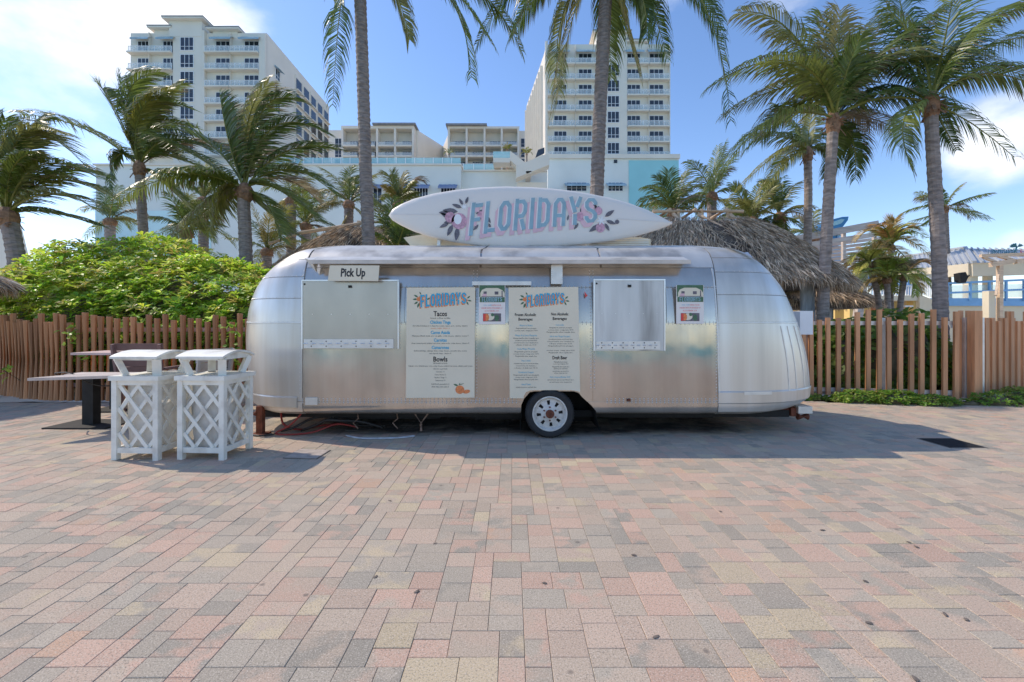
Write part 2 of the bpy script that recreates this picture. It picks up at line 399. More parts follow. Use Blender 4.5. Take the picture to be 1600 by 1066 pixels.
def lay_pavers():
    u = .0545; nx = int(2 * PAVE_X / u); ny = int((PAVE_Y1 - PAVE_Y0) / u)
    occ = [bytearray(nx) for _ in range(ny + 6)]
    pal = [((.41, .355, .275), 26), ((.33, .295, .235), 19), ((.54, .36, .265), 22), ((.50, .375, .28), 22), ((.53, .43, .28), 13), ((.47, .375, .28), 26), ((.56, .36, .24), 2)]
    bag = [c for c, w in pal for _ in range(w)]
    rnd = random.Random(11); out = []
    for r in range(ny):
        row = occ[r]; x = 0
        while x < nx:
            if row[x]: x += 1; continue
            e = x
            while e < nx and not row[e] and e - x < 12: e += 1
            run = e - x
            if run < 2: x = e; continue
            ch = [w for w in (2, 3, 3, 3, 4, 4, 4, 4) if w <= run and run - w != 1]
            w = rnd.choice(ch) if ch else run
            h = {2: rnd.choice((3, 3, 4)), 3: rnd.choice((3, 3, 3, 2)), 4: rnd.choice((2, 2, 3, 3, 4))}.get(w, 3)
            for j in range(h):
                for i in range(w): occ[r + j][x + i] = 1
            out.append((x * u - PAVE_X, PAVE_Y0 + r * u, w * u, h * u)); x += w
    items = []
    for (x, y, w, h) in out:
        c1 = rnd.choice(bag); c2 = rnd.choice(bag) if rnd.random() < .6 else c1
        k = rnd.uniform(.90, 1.10)
        items.append((x, y, w, h, tuple(v * k for v in c1), tuple(v * k for v in c2), rnd.uniform(-.0016, .0016), rnd.uniform(-.006, .006), rnd.uniform(-.006, .006)))
    def geo(it):
        x, y, w, h, c1, c2, dz, tx, ty = it; g = .0007; b = .0022; vs = []
        xc, yc = x + w / 2, y + h / 2
        for ins, z in ((g + b, 0), (g, -.0025), (g, -.05)):
            for px, py in ((x+ins, y+ins), (x+w-ins, y+ins), (x+w-ins, y+h-ins), (x+ins, y+h-ins)):
                vs.append((px, py, z + dz + (px - xc) * tx + (py - yc) * ty))
        fs = [(0, 1, 2, 3)] + [(4+k, 4+(k+1) % 4, (k+1) % 4, k) for k in range(4)] + [(8+k, 8+(k+1) % 4, 4+(k+1) % 4, 4+k) for k in range(4)]
        return vs, fs
    def size(it):
        xc, yc = it[0] + it[2] / 2, it[1] + it[3] / 2
        if yc < 1.9 or abs(xc) > yc * 1.1: return 0
        return it[2] * it[3] / yc ** 3
    items.sort(key=size, reverse=True)
    def finish(me, cols):
        for nm, k in (('col', 4), ('col2', 5)):
            at = me.attributes.new(nm, 'FLOAT_COLOR', 'FACE'); fl = []
            for it in cols: fl += [*it[k], 1.0] * 9
            at.data.foreach_set('color', fl)
        me.materials.append(M_PAVER)
    for it in items[:300]:
        vs, fs = geo(it); me = bpy.data.meshes.new('paver'); c = (it[0] + it[2] / 2, it[1] + it[3] / 2, 0)
        me.from_pydata([(v[0]-c[0], v[1]-c[1], v[2]) for v in vs], [], fs); finish(me, [it])
        link('paver', me, pav, c)
    V, F = [], []
    for it in items[300:]:
        vs, fs = geo(it); o = len(V); V += vs; F += [tuple(i + o for i in f) for f in fs]
    me = bpy.data.meshes.new('paver_field'); me.from_pydata(V, [], F); finish(me, items[300:])
    o = link('paver_field', me, pav); o['kind'] = 'stuff'
lay_pavers()

# sand that has drifted along the foot of both fences
def sand_strip(pts_front, y_back, seed):
    rnd = random.Random(seed); b = MB(); n = len(pts_front); rows = 9
    for j in range(rows):
        t = j / (rows - 1)
        for i, (x, y) in enumerate(pts_front):
            yy = y + (y_back - y) * t + rnd.uniform(-.05, .05) * (1 if j == 0 else .3)
            b.v.append((x + rnd.uniform(-.04, .04), yy, .004 + .06 * min(1, t * 3) * rnd.uniform(.5, 1.1) * (0 if j == 0 else 1)))
    for j in range(rows - 1):
        for i in range(n - 1): b.f.append((j*n+i, j*n+i+1, (j+1)*n+i+1, (j+1)*n+i)); b.c.append(None)
    o = b.build('sand_drift', M_SAND, smooth=True); o['kind'] = 'structure'; return o
sand_strip([(3.4 + i * .25, 8.25 - max(0, i - 10) * .036) for i in range(36)], 9.6, 3)
sand_strip([(-13 + i * .25, 8.05 + max(0, 14 - i) * .07) for i in range(40)], 9.4, 4)

# ------------------------------------------------------------------ hotel and other far buildings
GROUP_T = 'white hotel towers'
def shared_window(w, h, cols, name, transom=.35):
    f = MB(); t = .07
    f.box(-w/2, w/2, -.05, .05, 0, t); f.box(-w/2, w/2, -.05, .05, h-t, h)
    for i in range(cols + 1):
        x = -w/2 + (w - t) * i / cols; f.box(x, x + t, -.052, .052, t, h - t)
    if transom: f.box(-w/2+t, w/2-t, -.045, .045, h*transom, h*transom+t*.8)
    p = MB(); p.box(-w/2+.02, w/2-.02, .0, .03, .02, h-.02)
    return f.mesh(name, M_FRAME), p.mesh('pane', M_GLASSD)
def put_window(parent, wm, loc, rz=0):
    rel = Vector(loc) - base_of(parent)
    o = link('window', wm[0], parent, rel, (0, 0, rz)); link('pane', wm[1], o); return o
def awning(parent, x0, x1, y, z, m, depth=1.1, drop=.75):
    b = MB(); n = max(4, int((x1 - x0) / .35)); o = y
    prof = [(0, 0), (-depth, -drop), (-depth, -drop - .28), (-depth + .05, -drop - .28), (-depth + .05, -drop), (0, -.06)]
    b.prism([(x0, o + p[0], z + p[1]) for p in prof], (x1 - x0, 0, 0))
    for i in range(0, n, 2):
        xa = x0 + (x1 - x0) * i / n; xb = x0 + (x1 - x0) * (i + 1) / n
        b.prism([(xa, o-.02, z+.02), (xa, o-depth-.02, z-drop+.02), (xa, o-depth-.02, z-drop-.27)], (xb - xa, 0, 0))
    return b.build('awning', m, parent)
def tower(name, label, Z, px0, px1, depth, bays, colwin, first_py, pitch_py, n, roof, side, zbot=0, group=GROUP_T):
    U = lambda p: (p - 800) * Z / FP
    V = lambda p: H + (505 - p) * Z / FP
    T = thing(name, label, 'hotel tower', (U((px0 + px1) / 2), Z + depth / 2, 0), group)
    rec = .6; b = MB()
    ztop = V(roof['parapet'])
    fp = side['foot']                                   # footprint polygon of the main block (behind the balconies)
    b.prism([(x, y, zbot) for x, y in fp], (0, 0, ztop - zbot))
    b.build('wall', M_STUCCO, T)
    # piers and central shaft standing forward to the balcony line
    for i, (a, c, top) in enumerate(side['piers']):
        MB().box(U(a), U(c), Z, Z + rec + .05, zbot, V(top)).build('pier', M_STUCCO, T)
    pit = pitch_py * Z / FP; z0 = V(first_py)
    cw, cx0, cx1, crow, chh = colwin
    wmc = shared_window(U(cx1) - U(cx0), chh, 3, 'window', .3)
    wmb = {}
    rail_cache = {}
    for k in range(n):
        zs = z0 - k * pit
        for bi, (a, c, w0, w1) in enumerate(bays):
            MB().box(U(a) + .02, U(c) - .02, Z - .45, Z + rec, zs - .24, zs).build('balcony_slab', M_SLAB, T)
            key = round(U(w1) - U(w0), 2)
            if key not in wmb: wmb[key] = shared_window(key, 2.25, 3, 'window', 0)
            put_window(T, wmb[key], (U((w0 + w1) / 2), Z + rec - .04, zs + .02))
            # railing: glass sheet, posts and rail
            L = U(c) - U(a) - .1
            if bi not in rail_cache:
                g = MB(); g.box(-L/2, L/2, -.02, .02, .1, 1.0)
                rl = MB(); rl.box(-L/2, L/2, -.04, .04, 1.0, 1.07)
                m = int(L / .8)
                for q in range(m + 1):
                    x = -L/2 + L * q / m; rl.box(x - .03, x + .03, -.03, .03, 0, 1.0)
                rail_cache[bi] = (rl.mesh('railing', M_RAILW), g.mesh('glass_panel', M_RAILG))
            ro = link('railing', rail_cache[bi][0], T, Vector((U((a + c) / 2), Z - .05, zs)) - base_of(T)); link('glass_panel', rail_cache[bi][1], ro)
            if k == 0 : awning(T, U(w0) - .5, U(w1) + .5, Z + rec - .06, zs + 3.0, M_AWN)
    for k in range(n):
        put_window(T, wmc, (U((cx0 + cx1) / 2), Z - .06 if cw else Z + rec - .03, V(crow) - k * pit))
    for (a, c, y0_, fwd, back, th) in roof['eaves']:
        z = V(y0_); x0, x1 = U(a), U(c)
        MB().box(x0 + .7, x1 - .7, Z + rec - fwd + .55, Z + back - .7, V(roof['parapet']) - 1.0, z - .002).build('penthouse', M_STUCCO, T)
        MB().box(x0, x1, Z + rec - fwd - .25, Z + back, z, z + th).build('soffit', M_SLAB, T)
        MB().box(x0 - .06, x1 + .06, Z + rec - fwd - .31, Z + back + .06, z + th + .002, z + th + .18).build('roof', M_ROOFT, T)
    return T, U, V
ZL = 80
UL = lambda p: (p - 800) * ZL / FP
TL, _, VL = tower('hotel_tower', 'white hotel tower with dark roof eaves rising behind the windblown palms beside the cloud', ZL, 199.6, 414, 28,
    [(200, 232, 211, 230), (232.6, 269, 251, 269), (319.5, 358.6, 334, 358), (359.4, 404, 379, 402)],
    (True, 282, 303, 79.5, 2.35), 81.5, 26.8, 7,
    dict(parapet=48.5, eaves=[(231, 268, 44, .6, 9, .25), (258, 322, 33, 1.2, 12, .22), (323, 374, 46, .6, 9, .25)]),
    dict(foot=[(UL(199.6), ZL + .6), (UL(414), ZL + .6), (UL(414), ZL + 28), (UL(199.6), ZL + 28)],
         piers=[(270, 315, 34), (404.5, 414, 52), (231.8, 232.5, 50), (358.7, 359.3, 50), (315.1, 319.3, 47)]))
# recessed galleries along the long side of the tower, seen receding
xs = UL(414); b = MB(); pane = MB()
for k in range(8):
    z = VL(81.5) - k * 3.02 - .6
    for j in range(5):
        y0 = ZL + 11 + j * 3.4
        b.box(xs + .003, xs + .16, y0, y0 + .25, z, z + 2.7); b.box(xs + .004, xs + .5, y0 + .25, y0 + 3.1, z - .2, z)
        pane.box(xs + .002, xs + .05, y0 + .6, y0 + 2.9, z + .05, z + 2.3)
b.build('side_gallery', M_SLAB, TL); pane.build('side_glazing', M_GLASSD, TL)
wm = shared_window(1.6, 2.0, 2, 'window')
for k in range(4): put_window(TL, wm, (xs + .06, ZL + 4.2, VL(106) - k * 3.02), R(90))
b = MB(); b.prism([(xs + .05, ZL + 3.2, VL(85)), (xs + 1.0, ZL + 3.2, VL(92)), (xs + .05, ZL + 3.2, VL(88))], (0, 2.0, 0)); b.build('awning', M_AWN, TL)
b = MB()
for i in range(9):
    x = UL(246 + i * 3); b.box(x, x + .18, ZL + 1.5, ZL + 1.698, VL(51), VL(49.2))
b.build('cornice', M_SLAB, TL)

ZR = 88
UR = lambda p: (p - 800) * ZR / FP
TR, _, VR = tower('hotel_tower', 'white hotel tower behind the tall palm trunk, standing on a podium with a turquoise wall', ZR, 854, 1047, 26,
    [(856, 898.5, 866, 886), (899.5, 932, 904.6, 925.6), (980.5, 1013.5, 980.8, 1001.7), (1014.5, 1046, 1016, 1038)],
    (True, 949, 967.5, 119, 2.2), 99.5, 24.4, 7,
    dict(parapet=66.5, eaves=[(975, 1015, 64, .4, 6, .22), (926, 986, 52, .8, 8, .25)]),
    dict(foot=[(UR(854), ZR + .6), (UR(1047), ZR + .6), (UR(1047), ZR + 26), (3.6, ZR + 26), (UR(852), ZR + 4)],
         piers=[(932.5, 980, 54), (898.7, 899.3, 70), (1013.7, 1014.3, 70), (1046.2, 1047.4, 70), (852, 855.8, 64)]))
b = MB()
for i in range(9):                                       # fins along the flank
    t = (i + .5) / 9; x = UR(852) + (3.6 - UR(852)) * t; y = ZR + 4 + 22 * t
    b.box(x - .55, x + .1, y, y + .5, 30, VR(66.5) - 1.5)
    for k in range(8): b.box(x - .3, x + .05, y + .5, y + 2.0, 32 + k * 2.95, 32.3 + k * 2.95)
b.build('fin', M_SLAB, TR)

# podium under the right tower
PD = thing('hotel_podium', 'white podium block with a big turquoise wall panel and striped awnings', 'podium', (UR(955), ZR + 5, 0))
MB().box(UR(855), UR(1057), ZR - 1.2, ZR + 26, 0, VR(252)).build('wall', M_STUCCO2, PD)
MB().box(UR(854), UR(1058), ZR - 1.6, ZR + 1.5, VR(252) + .003, VR(245.5)).build('cornice', M_STUCCO, PD)
MB().box(UR(980), UR(1056.5), ZR - 1.32, ZR - 1.203, 0, VR(254.5)).build('turquoise_panel', M_TURQ, PD)
for (a, c) in ((884, 915), (948, 971)):
    put_window(PD, shared_window(UR(c) - UR(a), 1.7, 4, 'window'), (UR((a + c) / 2), ZR - 1.26, VR(302)))
    awning(PD, UR(a) - .4, UR(c) + .4, ZR - 1.2, VR(289.5), M_AWN, 1.3, .6)
b = MB(); b.box(UR(957), UR(962), ZR - 1.30, ZR - 1.202, VR(258.5), VR(253.5))
for i in range(4): b.box(UR(957), UR(962), ZR - 1.36, ZR - 1.301, VR(258.2 - i * 1.2), VR(257.7 - i * 1.2))
b.build('vent', M_GLASSD, PD)

# terrace podium between the towers
ZP = 75
UP = lambda p: (p - 800) * ZP / FP
VP = lambda p: H + (505 - p) * ZP / FP
TP = thing('hotel_terrace', 'long pale terrace wall with glass balustrade between the hotel towers', 'terrace', (UP(650), ZP + 10, 0))
MB().box(UP(150), UP(720), ZP, ZP + 24, 0, VP(259)).build('wall', M_STUCCO2, TP)
MB().box(UP(720) + .003, UP(856), ZP + 1.6, ZP + 12, 0, VP(263.5)).build('wall', M_STUCCO2, TP)
MB().box(UP(150) - .3, UP(720) + .1, ZP - .3, ZP + .8, VP(259) + .003, VP(256.5)).build('cornice', M_STUCCO, TP)
MB().box(UP(720) + .12, UP(856), ZP + 1.3, ZP + 2.2, VP(263.5) + .003, VP(261)).build('cornice', M_STUCCO, TP)
for (a, c, yb, dy) in ((430, 720, 256.5, 0), (722, 772, 261, 1.6)):
    L = UP(c) - UP(a); m = int(L / 1.5)
    for q in range(m):
        x0 = UP(a) + L * q / m; x1 = UP(a) + L * (q + 1) / m
        g = MB().box(x0 + .05, x1 - .05, ZP + .28 + dy, ZP + .32 + dy, VP(yb) + .12, VP(yb) + 1.15).build('glass_panel', M_RAILP, TP)
        MB().box(x0 - .05, x0 + .05, ZP + .24 + dy, ZP + .36 + dy, VP(yb), VP(yb) + 1.2).build('railing_post', M_RAILW, TP)
for (a, c) in ((560, 600), (607, 638), (644, 672), (686, 715)):
    awning(TP, UP(a), UP(c), ZP - .01, VP(288.5), M_AWNB, 1.2, .7)
    put_window(TP, shared_window(UP(c) - UP(a) - .6, 3.2, 5, 'window'), (UP((a + c) / 2), ZP - .06, VP(322)))
MB().box(UP(150), UP(330), ZP - .15, ZP - .004, 0, VP(330)).build('aqua_panel', mat('pale_aqua_stucco', (.48, .64, .65), .8, 0, .04, .3), TP)
# outdoor stair
ST = thing('terrace_stair', 'white outdoor stair with solid parapets climbing to the hotel terrace', 'staircase', (UP(815), ZP - 2, 0))
def flight(name, p0, p1, hgt, y0, y1):
    a, c = (UP(p0[0]), VP(p0[1])), (UP(p1[0]), VP(p1[1]))
    MB().prism([(a[0], y0, a[1]), (c[0], y0, c[1]), (c[0], y0, c[1] + hgt), (a[0], y0, a[1] + hgt)], (0, y1 - y0, 0)).build(name, M_STUCCO, ST)
flight('parapet', (797, 255), (824, 276), 1.6, ZP - 1.2, ZP - .9); flight('parapet', (797, 255), (824, 276), 1.6, ZP + .9, ZP + 1.2)
flight('flight', (797, 256.5), (824, 277.5), .5, ZP - .895, ZP + .895)
flight('parapet', (806, 288), (856, 268), 1.9, ZP - 3.2, ZP - 2.9); flight('flight', (806, 289), (856, 269), .5, ZP - 2.895, ZP - 1.3)
MB().box(UP(771), UP(797), ZP - 1.2, ZP + 1.2, VP(258), VP(251)).build('landing', M_STUCCO, ST)
MB().box(UP(771), UP(797), ZP - 1.2, ZP - 1.1, VP(251) + .003, VP(241)).build('glass_panel', M_RAILP, ST)
MB().box(UP(824) - .3, UP(829), ZP - 3.2, ZP + 1.2, VP(281), VP(277.6)).build('landing', M_STUCCO, ST)
MB().box(UP(808), UP(853), ZP - 1.0, ZP + 1.59, 0, VP(288)).build('support_wall', M_STUCCO, ST)
MB().prism([(UP(836), ZP - 1, VP(250)), (UP(850), ZP - 1, VP(243)), (UP(850), ZP - 1, VP(234)), (UP(840), ZP - 1, VP(238))], (0, .12, 0)).build('canopy', M_GLASSD, ST)

# guest-room wings behind the terrace
ZW = 130
UW = lambda p: (p - 800) * ZW / FP
VW = lambda p: H + (505 - p) * ZW / FP
def wing(label, px0, px1, cells, top, roofblk, colx, side_dx):
    T = thing('hotel_wing', label, 'hotel wing', (UW((px0 + px1) / 2), ZW + 8, 0), 'low guest room wings of the hotel')
    x0, x1 = UW(px0), UW(px1)
    MB().prism([(x0 + min(0, side_dx), ZW + 16, 0), (x0, ZW + 3, 0), (x1, ZW + 3, 0), (x1 + max(0, side_dx), ZW + 16, 0)], (0, 0, VW(top))).build('wall', M_STUCCO, T)
    wmw = shared_window(3.1, 2.0, 4, 'window', 0)
    lo = min(c[0] for c in cells); hi = max(c[1] for c in cells)
    for (a, c) in cells:
        MB().box(UW(a) - .28, UW(a) + .28, ZW, ZW + 3.02, 0, VW(201)).build('pier', M_STUCCO, T)
        for k in range(3):
            zs = VW(228 + k * 16.4)
            put_window(T, wmw, (UW((a + c) / 2) + .4, ZW + 2.95, zs + .5))
            MB().box(UW(a) + .29, UW(c) - .29, ZW - .2, ZW + 2.99, zs - .2, zs + .25).build('balcony_slab', M_SLAB, T)
            MB().box(UW(a) + .3, UW(c) - .3, ZW - .1, ZW - .06, zs + .26, zs + 1.1).build('glass_panel', M_RAILG, T)
    MB().box(UW(hi) - .28, UW(hi) + .28, ZW, ZW + 3.02, 0, VW(201)).build('pier', M_STUCCO, T)
    MB().box(UW(lo) - .3, UW(hi) + .3, ZW - .01, ZW + 3.01, VW(201) + .003, VW(top) - .002).build('fascia', M_STUCCO, T)
    MB().box(UW(roofblk[0]), UW(roofblk[1]), ZW - .9, ZW + 16, VW(top) + .01, VW(top) + .5).build('roof', M_ROOFT, T)
    wc = shared_window(2.2, 2.6, 2, 'window')
    for k in range(3): put_window(T, wc, (UW(colx), ZW + 2.94, VW(224 + k * 16.4)))
    return T
wing('low white hotel wing with open balconies beside the slim palm trunk', 504, 649, [(534.7, 560), (562, 587), (589, 617), (617, 645)], 196.5, (583, 650), 523, 6)
wing('low white hotel wing with open balconies next to the striped side of the tower', 700, 826, [(701, 729), (729, 757), (757, 784), (784, 810)], 197.5, (697, 761), 820, -4)
b = thing('link_building', 'low flat link block between the two hotel wings', 'building', (UW(679), ZW + 22, 0))
MB().box(UW(640), UW(715), ZW + 18, ZW + 30, 0, VW(224)).build('wall', M_STUCCO, b)
w = shared_window(8.0, 1.9, 7, 'window', 0)
for i in range(2): put_window(b, w, (UW(660 + i * 52), ZW + 17.9, VW(252)))
# pale building at the far left edge
ZB = 60
b = thing('slanted_building', 'pale grey building with a slanting edge behind the leaning palm at the shrub', 'building', (-66, ZB + 5, 0))
pts = [PX(-40, 522, ZB), PX(58, 522, ZB), PX(47, 408, ZB), PX(29, 335, ZB), PX(27, 322, ZB), PX(-40, 322, ZB)]
MB().prism(pts, (-15.2, 14, 0)).build('wall', M_STUCCO, b)
pts = [PX(-40, 322, ZB) + Vector((0, -.3, .003)), PX(28, 322, ZB) + Vector((0, -.3, .003)), PX(28, 319, ZB) + Vector((0, -.3, .003)), PX(-40, 319, ZB) + Vector((0, -.3, .003))]
MB().prism(pts, (-15.2, 14, 0)).build('roof', M_SLAB, b)
#@RIGHT
# ------------------------------------------------------------------ restaurant buildings on the right
ZV = 24
v = lambda px, py, dz=0: PX(px, py, ZV + dz)
PV = thing('open_pavilion', 'open beige pavilion with a ribbed grey metal roof above the cedar boards', 'pavilion', (v(1530, 505).x, ZV + 4, 0))
ap = v(1508, 388, 4); ap2 = v(1650, 392, 4)
eL = v(1400, 424, 3.5); eF = v(1523, 411, 0); eR = v(1720, 404, 0); eB = v(1400, 415, 9)
rL = v(1400, 404, 9)
b = MB()
b.add([ap, ap2, eF, eR, eL, rL, eR + Vector((0, 8, 0)), eL + Vector((2, 9, 0))], [(0, 2, 3, 1), (0, 5, 4, 2), (0, 1, 6, 7, 5)])
b.build('roof', M_METALR, PV, fix=False)
rb = MB()
for i in range(15):
    t = i / 14; rb.bar(eL.lerp(eF, t) + Vector((0, 0, .04)), rL.lerp(ap, t) + Vector((0, 0, .04)), .07, .09)
for i in range(16):
    t = i / 15
    e = eF.lerp(eR, t); rb.bar(e + Vector((0, 0, .05)), ap.lerp(ap2, t) + Vector((0, 0, .05)), .07, .09)
rb.bar(rL + Vector((0, 0, .06)), ap + Vector((0, 0, .06)), .14, .12); rb.bar(eF + Vector((0, 0, .06)), ap + Vector((0, 0, .06)), .16, .12)
rb.build('roof_seam', M_METALR, PV)
for (A, B2, h) in ((eL, eF, .62), (eF, eR, .70)):
    MB().bar(A + Vector((0, .25, -h / 2)), B2 + Vector((0, .25, -h / 2)), .3, h).build('fascia', M_BEIGE, PV)
for (px, py, w, dz) in ((1516, 425, .42, .5), (1543, 432, .34, 5), (1640, 425, .42, .5)):
    p = v(px, py, dz); MB().box(p.x - w/2, p.x + w/2, p.y - w/2, p.y + w/2, 0, p.z + .35).build('column', M_BEIGE, PV)
p0, p1 = v(1385, 470, 1), v(1720, 470, 1)
MB().box(p0.x, p1.x, ZV + .2, ZV + 8, 0, v(0, 474).z).build('deck', M_BEIGE, PV)
MB().box(p0.x, p1.x, ZV + .05, ZV + .195, v(0, 478).z, v(0, 466).z).build('deck_edge', M_BLUEP, PV)
rl = MB()
for (ya, yb, r) in ((443, 437, .05), (458, 452, .05)):
    rl.bar(v(1478, ya), v(1700, yb - 4), r * 2, r * 2)
for px in (1481, 1516, 1546, 1572, 1600, 1640): rl.bar(v(px, 470), v(px, 442 - (px - 1478) * .03), .09, .09)
rl.build('railing', M_BLUEP, PV)
MB().add([v(1482, 467, .1), v(1700, 462, .1), v(1700, 442, .1), v(1482, 446, .1)], [(0, 1, 2, 3)]).build('railing_glass', M_RAILP, PV)
# loudspeaker under the eave
sp = thing('loudspeaker', 'black loudspeaker hung under the eave of the beige pavilion', 'loudspeaker', tuple(v(1505, 434, -.2)))
MB().prism([v(1500, 427, -.3), v(1509, 425, -.3), v(1513, 433, -.3), v(1509, 442, -.3), v(1501, 441, -.3)], (0, .35, 0)).build('cabinet', M_DARK, sp)
MB().bar(v(1511, 434, -.1), v(1514, 430, .3), .06, .06).build('bracket', M_DARK, sp)
# roof sign with letters and palm cut-out
def text_geo(s, size, align='CENTER', res=2, bold=0.0):
    cu = bpy.data.curves.new('txt', 'FONT'); cu.body = s; cu.size = size; cu.align_x = align; cu.resolution_u = res; cu.offset = bold
    o = bpy.data.objects.new('txt', cu); COL.objects.link(o)
    dg = bpy.context.evaluated_depsgraph_get(); me = bpy.data.meshes.new_from_object(o.evaluated_get(dg))
    vs = [tuple(q.co) for q in me.vertices]; fs = [tuple(p.vertices) for p in me.polygons]
    bpy.data.objects.remove(o); bpy.data.meshes.remove(me); bpy.data.curves.remove(cu)
    return vs, fs
def put_text(mb, s, size, x, y, z, sx=1.0, align='CENTER', shear=0, col=None, bold=0.0):
    vs, fs = text_geo(s, size, align, 2, bold)
    mb.add([(x + (q[0] + q[1] * shear) * sx, y, z + q[1]) for q in vs], fs, col); return mb
sg = thing('rooftop_sign', 'dark teal letter sign with a small palm shape on the pavilion roof', 'sign', tuple(v(1570, 400, -.6)))
b = MB(); p = v(1569, 398.5, -.6); put_text(b, 'LANDSHARK', .42, p.x, p.y, p.z, .62)
vs = list(b.v); fs = list(b.f); n = len(vs)
b.add([(q[0], q[1] + .08, q[2]) for q in vs], fs); b.build('lettering', M_TEAL, sg, fix=False)
b = MB(); p = v(1601, 398.5, -.6); put_text(b, 'BAR', .42, p.x, p.y, p.z, .62); b.build('lettering', M_RED, sg, fix=False)
b = MB(); p = v(1586, 393, -.6)
b.bar(p, p + Vector((.1, 0, .25)), .05, .05)
for i in range(9):
    a = R(20 + i * 20); q = p + Vector((.1, 0, .22)); e = q + Vector((math.cos(a) * .42, .02, math.sin(a) * .22))
    b.add([q, q.lerp(e, .5) + Vector((0, -.02, .09)), e, q.lerp(e, .5) + Vector((0, .02, -.02))], [(0, 1, 2, 3)])
b.build('palm_emblem', M_TEAL, sg, fix=False)
MB().bar(v(1548, 399.5, -.6), v(1625, 399.5, -.6), .08, .08).build('sign_rail', M_RUST, sg)
# timber pergola frame
pg = thing('timber_pergola', 'pale timber pergola frame standing in front of the pavilion railing', 'pergola', tuple(v(1562, 470, -3)))
for (a, c, w) in (((1532, 400), (1640, 396), .14), ((1548, 414), (1582, 408), .2), ((1586, 409), (1640, 402), .2), ((1536, 402), (1556, 410), .1), ((1560, 400), (1590, 409), .12)):
    MB().bar(v(a[0], a[1], -3), v(c[0], c[1], -3), w, w).build('beam', M_LOG, pg)
MB().bar(v(1562, 412, -3), Vector((v(1562, 0, -3).x, ZV - 3, 0)), .17, .17).build('post', M_LOG, pg)
MB().bar(v(1560, 428, -3), v(1556, 462, -3.4), .08, .08).build('brace', M_LOG, pg)
MB().bar(v(1545, 455, -3), v(1545, 500, -3), .3, .3).build('post', M_BEIGE, pg)
# yellow restaurant with balcony and stair
ZY = 20
y_ = lambda px, py, dz=0: PX(px, py, ZY + dz)
YR = thing('yellow_restaurant', 'yellow restaurant front with a white balcony rail behind the bushy short palms', 'restaurant', (y_(1400, 505).x, ZY + 4, 0))
MB().box(y_(1335, 0).x, y_(1478, 0).x, ZY + 1.2, ZY + 8, 0, y_(0, 463).z).build('wall', M_YELLOW, YR)
MB().box(y_(1330, 0).x, y_(1436, 0).x, ZY, ZY + 7, y_(0, 470).z, y_(0, 462).z).build('balcony_slab', M_BEIGE, YR)
for px in (1336, 1436): MB().box(y_(px, 0).x - .16, y_(px, 0).x + .16, ZY + .1, ZY + .45, 0, y_(0, 470).z - .003).build('pillar', M_YELLOW, YR)
MB().box(y_(1395, 0).x, y_(1425, 0).x, ZY + 1.1, ZY + 1.195, y_(0, 486).z, y_(0, 471).z).build('menu_shutter', M_ORANGE, YR)
MB().box(y_(1411, 0).x, y_(1424, 0).x, ZY - .1, ZY - .02, y_(0, 480).z, y_(0, 477.5).z).build('lamp_box', M_PAPER, YR)
rl = MB(); rl.bar(y_(1330, 447), y_(1436, 447), .06, .06)
for i in range(28): rl.bar(y_(1330 + i * 3.9, 462), y_(1330 + i * 3.9, 447), .035, .035)
rl.build('railing', M_RAILW, YR)
rl = MB(); rl.bar(y_(1438, 425, .6), y_(1474, 452, -.6), .06, .06)
for i in range(13):
    t = i / 12; rl.bar(y_(1438 + 36 * t, 459 + 14 * t, .6 - 1.2 * t), y_(1438 + 36 * t, 425 + 27 * t, .6 - 1.2 * t), .035, .035)
rl.build('stair_rail', M_RAILW, YR)
MB().prism([y_(1437, 460, -.1), y_(1476, 476, -.1), y_(1476, 500, -.1), y_(1437, 500, -.1)], (0, .8, 0)).build('stair_wall', M_BEIGE, YR)
MB().prism([y_(1428, 431, 4), y_(1480, 425, 4), y_(1480, 449, 4), y_(1428, 449, 4)], (0, .4, 0)).build('upper_wall', M_BEIGE, YR)
for i in range(4):
    c = thing('balcony_chair', 'blue slatted chair on the white railed balcony, ' + ('leftmost of the four', 'second from the left', 'third from the left', 'rightmost of the four, nearest the stair rail')[i], 'chair', tuple(y_(1366 + i * 18, 461, .8)), 'blue chairs on the balcony')
    p = y_(1366 + i * 18, 461, .8)
    MB().box(p.x - .25, p.x + .25, p.y - .25, p.y + .25, p.z + .42, p.z + .47).build('seat', M_BLUEP, c)
    for q in range(4): MB().box(p.x - .24 + q * .13, p.x - .16 + q * .13, p.y + .2, p.y + .25, p.z + .471, p.z + .95).build('slat', M_BLUEP, c)
    for sx in (-1, 1):
        for sy in (-1, 1): MB().bar((p.x + sx * .22, p.y + sy * .22, p.z), (p.x + sx * .22, p.y + sy * .22, p.z + .419), .05, .05).build('leg', M_BLUEP, c)
